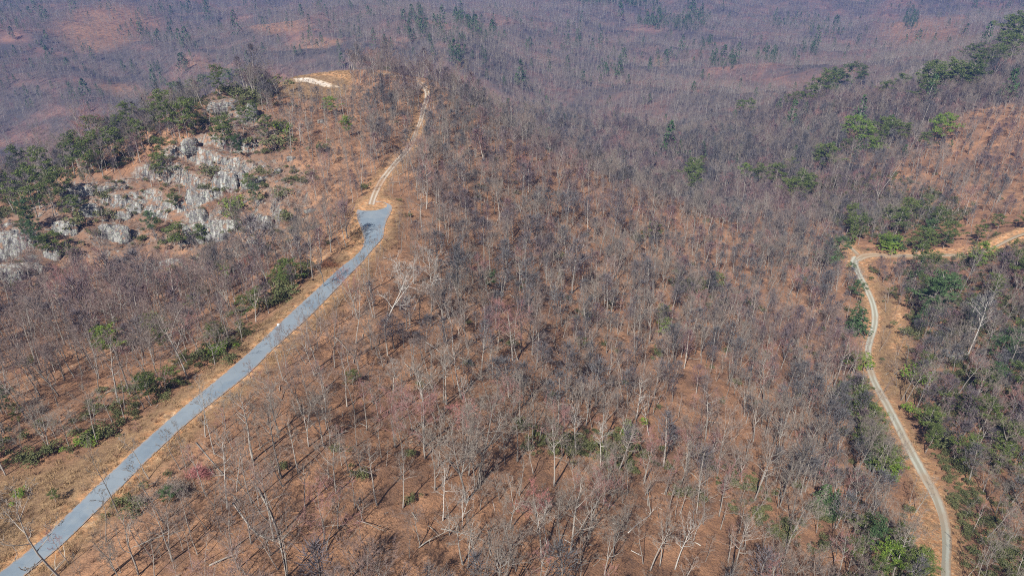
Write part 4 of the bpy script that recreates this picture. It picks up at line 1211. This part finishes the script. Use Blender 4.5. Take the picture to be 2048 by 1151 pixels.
# fallen branches
X, Y = jitter_grid(-300, 440, 60, 460, 6.0)
Z = G.z(X, Y); ok, u, v, s = wedge(X, Y, Z, 120, 120)
ok &= (GD.z(X, Y) > 2) & (RNG.random(len(X)) < .30) & ~in_poly(u, v, STRIP) & ~in_poly(u, v, SUMMIT)
stick = []
for i, L_ in enumerate((3.5, 6.0, 2.2)):
    T = MB(); pth = bent((0, 0, .12), (1, 0, .02), L_, 5, .10, 0); T.tube(pth, [.10, .09, .07, .05, .035, .01], 5, 0, True)
    for k in range(3 + i):
        p, d = along(pth, RNG.uniform(.3, .95)); T.tube(bent(p, d + RNG.normal(size=3) * .7 + np.array([0, 0, .3]), L_ * .25, 2, .2, 0), [.04, .03, .01], 3)
    stick.append(proto(f"fallen_branch_{i:02d}", T, [M['log']]))
P3 = np.stack([X[ok], Y[ok], Z[ok]], 1); r_, s_ = rnd_rs(len(P3), .9, .35, .12)
scatter("fallen_branches", "small grey fallen branches strewn thinly over the leaf litter", "branches", P3, r_, s_, RNG.integers(0, 3, len(P3)), stick)
print("branches", len(P3))

# laurel undergrowth
X, Y = jitter_grid(-330, 470, 60, 640, 2.6)
Z = G.z(X, Y); ok, u, v, s = wedge(X, Y, Z)
ld = laurel_density(u, v) * (.35 + 1.0 * smooth(-.15, .25, fbm(X, Y, 14, 66, 3)))
ok &= (RNG.random(len(X)) < ld) & clear_of(X, Y, u, v, 2.2) & (np.hypot(X, Y) < 620)
P3 = np.stack([X[ok], Y[ok], Z[ok]], 1); r_, s_ = rnd_rs(len(P3), .8, .28, .05)
scatter("laurel_undergrowth", "olive green laurel undergrowth in patches under the bare trees", "undergrowth", P3, r_, s_, RNG.integers(0, 2, len(P3)), laurel_protos)
print("laurel", len(P3))

# dry grass on the clearings and verges
X, Y = jitter_grid(-330, 470, 60, 560, 1.1)
Z = G.z(X, Y); ok, u, v, s = wedge(X, Y, Z, 120, 120)
cg = Ground(cover[..., 1].astype(float)).z(X, Y)
ok &= (GD.z(X, Y) > .5) & (RNG.random(len(X)) < cg * (.25 + .75 * smooth(-.2, .3, fbm(X, Y, 6, 14, 3))))
P3 = np.stack([X[ok], Y[ok], Z[ok]], 1); r_, s_ = rnd_rs(len(P3), .85, .3, .1)
scatter("dry_grass", "tawny dry grass tufts over the roadside clearing and the summit", "grass", P3, r_, s_, RNG.integers(0, 3, len(P3)), tuft_protos)
print("grass", len(P3))

# brown brush over the leafy slopes
X, Y = jitter_grid(-300, 440, 60, 520, 3.0)
Z = G.z(X, Y); ok, u, v, s = wedge(X, Y, Z, 120, 120)
cg = Ground(cover[..., 1].astype(float)).z(X, Y)
bd = .16 + .45 * smooth(.05, .4, fbm(X, Y, 18, 24, 3)); bd = np.where(cg > .5, .14, bd); bd = np.where(GR.z(X, Y) > .4, .8, bd)
bd = np.where(in_poly(u, v, [(300,800),(420,850),(560,1000),(420,1151),(40,1151)]), .8, bd)
bd = np.where(in_poly(u, v, [(560,190),(700,190),(720,330),(700,400),(600,420),(560,300)]), .8, bd)
bd = np.where(in_poly(u, v, SUMMIT), .02, bd)
ok &= (GD.z(X, Y) > 1.2) & (RNG.random(len(X)) < bd)
P3 = np.stack([X[ok], Y[ok], Z[ok]], 1); r_, s_ = rnd_rs(len(P3), 1.0, .3, .1)
scatter("low_brush", "low brown twiggy brush scattered over the leaf litter", "brush", P3, r_, s_, RNG.choice(3, len(P3), p=[.45, .2, .35]), brush_protos)
print("brush", len(P3))

# ================================================================ fallen trees
def ground_pts(pp):
    u = [p[0] for p in pp]; v = [p[1] for p in pp]
    x, y, s = G.hit(u, v); return np.stack([x, y, G.z(x, y)], 1)
LOGS = [
 ([(392,885),(430,930),(455,957)], .30, 'grey', 7, "broken fallen tree lying downhill from the paved road, splintered upper end"),
 ([(458,957),(478,965),(492,985)], .16, 'grey', 16, "shattered branchy top lying at the end of the broken fallen tree"),
 ([(515,975),(540,1025),(556,1070),(568,1125),(575,1175)], .34, 'pale', 8, "long pale fallen trunk splitting apart towards the bottom edge"),
 ([(465,1005),(490,1040),(515,1068),(560,1085)], .26, 'grey', 22, "fallen crown of tangled grey branches beside the long pale trunk"),
 ([(466,990),(480,1012)], .20, 'pale', 0, "short pale log between the broken fallen tree and the fallen crown"),
 ([(852,684),(870,696),(888,710)], .24, 'white', 2, "white fallen log on the slope below the big white leaning tree"),
 ([(882,1057),(915,1064),(950,1074)], .28, 'grey', 5, "grey fallen log lying level in open leaves near the bottom"),
 ([(1256,1065),(1278,1045),(1303,1028)], .22, 'white', 3, "pale fallen log leaning uphill on the lower slope"),
 ([(1128,1078),(1150,1090)], .18, 'white', 0, "short white log left of centre near the bottom"),
 ([(1262,1100),(1285,1112)], .18, 'white', 0, "short white log right of centre near the bottom"),
 ([(326,616),(352,592),(381,552)], .26, 'pale', 6, "long fallen tree lying uphill behind the bright green pine"),
 ([(1086,802),(1108,815)], .14, 'white', 0, "small white log on the bare leafy slope right of centre"),
 ([(875,900),(897,918)], .12, 'pale', 0, "thin fallen pole on the open lower slope"),
 ([(1308,470),(1345,455)], .20, 'pale', 3, "bleached fallen branch on the upper slope"),
 ([(1028,478),(1048,470)], .3, 'pale', 2, "pale upturned stump and log on the upper slope"),
 ([(822,330),(850,362),(878,395)], .16, 'pale', 26, "fallen pale tree tops heaped right of the dirt track"),
 ([(1010,236),(1030,245),(1045,252)], .22, 'pale', 4, "bleached fallen tree on the crest right of the summit"),
 ([(570,405),(620,412),(650,385)], .20, 'pale', 5, "fallen pale tree lying across the slope left of the turning pad"),
 ([(1962,512),(1958,532)], .12, 'pale', 0, "short pale log beside the dirt road bend"),
 ([(592,232),(588,215)], .14, 'pale', 2, "bleached leaning log below the summit clearing"),
 ([(402,792),(423,793)], .12, 'pale', 0, "short pale log lying on the edge of the paved road"),
 ([(985,1000),(990,1022)], .10, 'white', 0, "thin white stick in open leaves at lower centre"),
]
LOGM = {'grey': M['bark'], 'pale': M['log'], 'white': M['bark_pale']}
for pp, r, look, nb, lab in LOGS:
    r *= .55
    P3 = ground_pts(pp); P3[:, 2] += r * .8
    L_ = sum(np.linalg.norm(P3[i + 1] - P3[i]) for i in range(len(P3) - 1))
    base = P3[0].copy()
    Q = spline(P3 - base, 3); n_ = len(Q)
    T = MB(); T.tube(list(Q), [r * (1 - .55 * i / (n_ - 1)) * RNG.uniform(.9, 1.1) for i in range(n_)], 8, 0, True)
    for k in range(3 if L_ > 6 else 1):
        p, d = along(list(Q), RNG.uniform(.3, .9)); dd = d * .4 + RNG.normal(size=3) * .6; dd[2] = abs(dd[2]); T.tube(bent(p, dd, RNG.uniform(.5, 1.2), 2, .1, 0), [r * .3, r * .22, .02], 5)
    root = bpy.data.objects.new("fallen_tree" if nb else "fallen_log", None); COL.objects.link(root); root.location = base
    mesh_obj("trunk", T.v, T.f, [LOGM[look]], root, smooth_=True)
    if nb:
        B = MB()
        for k in range(nb):
            p, d = along(list(Q), RNG.uniform(.45, .99)); az = RNG.uniform(0, 6.28)
            dd = d * .7 + np.array([math.cos(az) * .7, math.sin(az) * .7, RNG.uniform(.1, .7)])
            br = bent(p, dd, RNG.uniform(1.5, 3.6), 4, .22, -.02)
            B.tube(br, [r * .35, r * .25, r * .18, r * .1, .01], 4)
            for q_ in range(7):
                p2, d2 = along(br, RNG.uniform(.3, .98)); B.blade(p2, (d2 + RNG.normal(size=3) * .6) * RNG.uniform(.5, 1.2), .025)
        mesh_obj("branches", B.v, B.f, [LOGM[look]], root)
    tag(root, lab, "fallen tree" if nb else "log", "fallen wood on the slopes")

# ================================================================ rocks
import bmesh
def rock_mesh(name, L, W, H, seed, strata=.6, parent=None, undercut=0.0, col=None):
    bm = bmesh.new(); bmesh.ops.create_icosphere(bm, subdivisions=5, radius=1.0)
    V = np.array([v.co[:] for v in bm.verts])
    # squared-off block
    P_s = np.sign(V) * np.abs(V) ** .62
    P_s[:, 0] *= L / 2; P_s[:, 1] *= W / 2; P_s[:, 2] *= H / 2
    n1 = fbm(P_s[:, 0] + P_s[:, 2] * .6 + seed * 9, P_s[:, 1] + seed * 5 + P_s[:, 2] * .3, max(L, W) * .45, seed, 4, .6)
    layer = P_s[:, 2] + P_s[:, 0] * .18 + n1 * .5
    saw = (layer / strata) % 1.0
    n2 = fbm(P_s[:, 0] * 1.3 + 31 * seed, P_s[:, 1] * 1.3 + P_s[:, 2], .9, seed + 3, 3)
    k_ = 1 + .28 * n1 + .10 * (saw - .5) + .05 * n2
    if undercut: k_ = k_ - undercut * smooth(0, -H * .5, P_s[:, 2])
    P_s[:, 0] *= k_; P_s[:, 1] *= k_; P_s[:, 2] *= (1 + .25 * n1)
    for v, p in zip(bm.verts, P_s): v.co = p
    me = bpy.data.meshes.new(name); bm.to_mesh(me); bm.free(); me.materials.append(M['rock'])
    for p in me.polygons: p.use_smooth = False
    o = bpy.data.objects.new(name, me); COL.objects.link(o)
    if parent: o.parent = parent
    return o
# (u, v, width px, height px, depth m, z-turn, tilt, undercut, lift, label)
ROCKS = [
 (446,218,64,30,9,.1,.0,.45,.3,"big overhanging grey ledge with a dark shadow under it, high on the knob"),
 (372,205,36,12,6,-.3,.1,.1,.0,"low brown grey rock on the knob skyline left of the overhanging ledge"),
 (505,228,22,44,5,.1,.1,.1,.0,"narrow grey slab right of the overhanging ledge"),
 (160,386,72,34,8,.1,.1,.30,.2,"broad layered grey ledge rock with a dark gap beneath, left cliffs"),
 (150,402,40,16,6,.1,.1,.1,.0,"pale slab under the front of the layered ledge rock"),
 (215,380,34,16,6,-.1,.0,.35,.2,"grey ledge with a black hollow, right of the layered ledge rock"),
 (236,374,30,8,5,.1,.0,.35,.3,"thin flat ledge capping the hollow right of the layered ledge rock"),
 (180,418,30,36,3,.2,.25,.0,-.2,"smooth pale yellow slab below the dark gap of the ledge"),
 (383,308,34,28,6,.2,.1,.0,.1,"round whitish lichened boulder on the open knob face"),
 (452,360,40,52,5,.1,.2,.0,-.3,"tall pale streaked cliff face above the brown bush"),
 (476,352,30,38,5,-.1,.2,.0,-.3,"dark streaked cliff face beside the tall pale one"),
 (505,362,40,26,5,-.2,.2,.0,-.3,"curved pale slab wrapping the tall cliff edge pine"),
 (400,392,46,44,5,.1,.2,.0,-.3,"broken grey green slab left of the brown bush"),
 (396,430,34,34,5,.1,.15,.05,-.2,"bright white grey rock nose in the streaked cliff wall"),
 (415,462,30,52,4,.15,.15,.0,-.3,"yellow green lichened face below the white rock nose"),
 (445,455,50,60,5,-.05,.15,.0,-.4,"purple grey cliff wall right of the white rock nose"),
 (380,462,30,50,5,.0,.15,.0,-.4,"dark streaked cliff wall right of the round dark pine"),
 (520,440,46,36,5,-.2,.15,.0,-.3,"stained grey cliff at the right end of the rock wall"),
 (300,415,16,46,3,.0,.2,.0,-.2,"white vertical streak of rock right of the brown shelf"),
 (266,410,18,50,3,.15,.2,.0,-.2,"pale slanting rib of rock above the dark cliff band"),
 (245,430,30,22,4,.0,.15,.1,-.2,"dark blocky cliff band above the lower slabs"),
 (325,412,14,34,3,-.1,.2,.0,-.2,"short white streak of rock over the round dark pine"),
 (212,462,30,44,4,.1,.2,.0,-.3,"grey ribbed slab left of the lower cliff streaks"),
 (240,466,30,44,4,.0,.2,.0,-.3,"pale lower slab with a white streak at its foot"),
 (128,455,40,34,5,.1,.2,.0,-.3,"striped grey slab between the left pines and the cliff band"),
 (30,480,60,70,9,.3,.3,.0,-.8,"big smooth tilted slab at the left edge of the photo"),
 (12,540,50,60,7,.1,.2,.0,-.6,"vertical grey cliff foot at the left edge"),
 (55,535,50,26,5,.0,.15,.2,-.2,"shadowed cliff band below the big tilted slab"),
 (105,505,26,34,4,.1,.2,.0,-.3,"pale rock among the lower pines of the left cliff"),
 (620,422,24,10,3,.1,.1,.0,.0,"tan boulder beside the fallen tree left of the turning pad"),
 (640,243,14,9,3,.1,.1,.0,.0,"small blue grey boulder below the summit clearing"),
 (582,317,18,10,3,.3,.1,.0,.0,"flat blue grey boulder halfway down the shrubby slope"),
 (556,342,16,14,3,.2,.1,.0,.0,"white boulder above the bare tree slope left of the track"),
 (1916,712,38,16,9,.1,.0,.35,.6,"dark arching rock overhang in the right hand woods"),
 (1485,354,14,6,5,.1,.0,.0,.0,"pale flat rock among trees in the valley"),
 (505,480,30,16,4,.1,.1,.1,-.1,"white edged rock at the foot of the cliff wall"),
 (345,525,40,22,4,.1,.1,.1,-.2,"dark rock band at the foot of the cliffs behind bare trees"),
 (470,535,34,14,4,.1,.1,.0,-.1,"low rubble rock where the cliff meets the red brush"),
]
def place_rock(u, v, wpx, hpx, dep, rz, tilt, under, lift, lab, i):
    if lift < -.15: tilt, dep, wpx, lift, under = (.5 if wpx > 20 else .8), dep * .8, wpx * (1.3 if wpx > 20 else 1.8), (lift if wpx > 20 else -.8), .12          # slabs lie back on the hillside
    # foot of the rock is at the lower edge of its outline
    x, y, s = (float(a[0]) for a in G.hit([u], [v + hpx * .35]))
    Wm = wpx * s / F; Hm = hpx * s / F / max(.5, CP)
    o = rock_mesh("rock_outcrop" if wpx > 20 else "boulder", Wm * .95, dep, Hm, 11 + i, .35 + Hm * .10, None, under)
    yy = y + dep * .28
    o.location = (x, yy, float(G.z(x, yy)) + Hm * (.10 + .2 * lift))
    o.rotation_euler = (-tilt, 0, rz)
    tag(o, lab, "rock", "rock outcrops of the knob and slopes")
for i, r in enumerate(ROCKS): place_rock(*r, i)
# loose stones on the rocky face
bsrc = [rock_mesh("boulder", 1.6, 1.2, .9, 70 + k, .3) for k in range(3)]
nst = 0
X, Y = jitter_grid(-260, -60, 200, 430, 4.2); Z = G.z(X, Y); u, v, s = project(X, Y, Z)
ok = (GR.z(X, Y) > .5) & (RNG.random(len(X)) < .16) & (u > 0) & (u < 700)
for x, y, z, uu, vv in zip(X[ok], Y[ok], Z[ok], u[ok], v[ok]):
    lab = find_label("small pale boulder", uu, vv)
    if not lab: continue
    if nst < 3: o = bsrc[nst]
    else: o = bsrc[nst % 3].copy(); COL.objects.link(o)
    k = RNG.uniform(.5, 1.5); o.scale = (k, k, k); o.location = (x, y, z + .1); o.rotation_euler = (RNG.normal() * .3, RNG.normal() * .3, RNG.uniform(0, 6.28))
    tag(o, lab, "boulder", "loose boulders on the knob face"); nst += 1

# brown leafless thicket on the cliff, and rusty ones
def thicket(u, v, wpx, hpx, mat, lab, n_=900):
    x, y, s = (float(a[0]) for a in G.hit([u], [v + hpx * .3])); Wm = wpx * s / F; Hm = hpx * s / F * .8
    S = MB(); T = MB()
    for k in range(n_):
        px = RNG.normal() * Wm * .26; py = RNG.normal() * Wm * .16
        gz = float(G.z(x + px, y + py)) - float(G.z(x, y))
        h = Hm * RNG.uniform(.35, .8) * max(.3, 1 - (px / Wm * 2) ** 2)
        if k % 6 == 0: S.tube(bent((px, py, gz - .1), (RNG.normal() * .3, RNG.normal() * .3, 1), h, 2, .2, 0), [.03, .02, .008], 3)
        for q_ in range(3): T.blade(np.array([px, py, gz + h * RNG.uniform(.1, .8)]), np.array([RNG.normal() * .6, RNG.normal() * .6, RNG.uniform(.2, 1)]) * .7, .025)
    T.m = [1] * len(T.f); A2 = merge(S, T)
    root = mesh_obj("bare_thicket", A2.v, A2.f, [M['twig_brown'], M[mat]], mat_idx=A2.m); root.location = (x, y, float(G.z(x, y)))
    tag(root, lab, "thicket")
thicket(460,392,66,30,'rust',"brown leafless thicket growing on the cliff below the tall pale face")
thicket(420,412,50,14,'rust',"low brown thicket along the shelf left of the bigger brown thicket",500)
thicket(655,525,44,22,'rust',"rusty brown thicket beside the paved road below the turning pad",700)
thicket(500,512,90,26,'twig_red',"wide reddish thicket at the foot of the cliff wall",1100)
thicket(400,935,44,50,'twig_red',"reddish thicket beside the broken fallen tree",700)
thicket(350,970,80,40,'twig',"tangled grey thicket on the bank below the paved road",1000)

# ================================================================ roadside utility box
x, y, s = (float(a[0]) for a in G.hit([557], [651]))
box = bpy.data.objects.new("utility_box", None); COL.objects.link(box); box.location = (x, y, float(G.z(x, y))); box.rotation_euler = (0, 0, -.6); box.scale = (.6, .6, .6)
tag(box, "small white utility box standing on the bank beside the paved road", "utility box")
mw, _, bw = new_mat("white_painted_metal"); bw.inputs["Base Color"].default_value = (.82, .82, .80, 1)
mg, _, bg = new_mat("grey_concrete_pad"); bg.inputs["Base Color"].default_value = (.35, .34, .32, 1)
def box_part(name, sx, sy, sz, cz, mat, bevel=.04):
    bm = bmesh.new(); bmesh.ops.create_cube(bm, size=1.0)
    for v in bm.verts: v.co = Vector((v.co.x * sx, v.co.y * sy, v.co.z * sz + cz))
    bmesh.ops.bevel(bm, geom=bm.edges[:], offset=bevel, segments=2, affect='EDGES')
    me = bpy.data.meshes.new(name); bm.to_mesh(me); bm.free(); me.materials.append(mat)
    o = bpy.data.objects.new(name, me); COL.objects.link(o); o.parent = box
box_part("cabinet", .95, .75, .8, .5, mw)
box_part("lid", 1.05, .85, .12, .96, mw, .05)
box_part("base_pad", 1.25, 1.05, .35, -.08, mg, .02)

# ================================================================ haze
zlo = float(ZZ.min()) - 1.0
hi_z = max(CAMZ + 6.0, float(ZZ.max()) + 30)
bm = bmesh.new(); bmesh.ops.create_cube(bm, size=1.0)
x0, x1, y0, y1 = GX[0] - 20, GX[-1] + 20, GY[0] - 20, GY[-1] + 20
for v in bm.verts: v.co = Vector(((x0 + x1) / 2 + v.co.x * (x1 - x0), (y0 + y1) / 2 + v.co.y * (y1 - y0), (zlo + hi_z) / 2 + v.co.z * (hi_z - zlo)))
me = bpy.data.meshes.new("haze"); bm.to_mesh(me); bm.free()
mh = bpy.data.materials.new("blue_air"); mh.use_nodes = True; nt = mh.node_tree; nt.nodes.clear()
out = nt.nodes.new("ShaderNodeOutputMaterial"); pv = nt.nodes.new("ShaderNodeVolumePrincipled")
pv.inputs["Color"].default_value = (.17, .36, 1.0, 1); pv.inputs["Density"].default_value = 0.00015; pv.inputs["Anisotropy"].default_value = 0.2
nt.links.new(pv.outputs[0], out.inputs["Volume"]); me.materials.append(mh)
haze = bpy.data.objects.new("haze", me); COL.objects.link(haze); tag(haze, "thin bluish haze over the valley", None, None, 'stuff')
print("terrain z", ZZ.min(), ZZ.max())
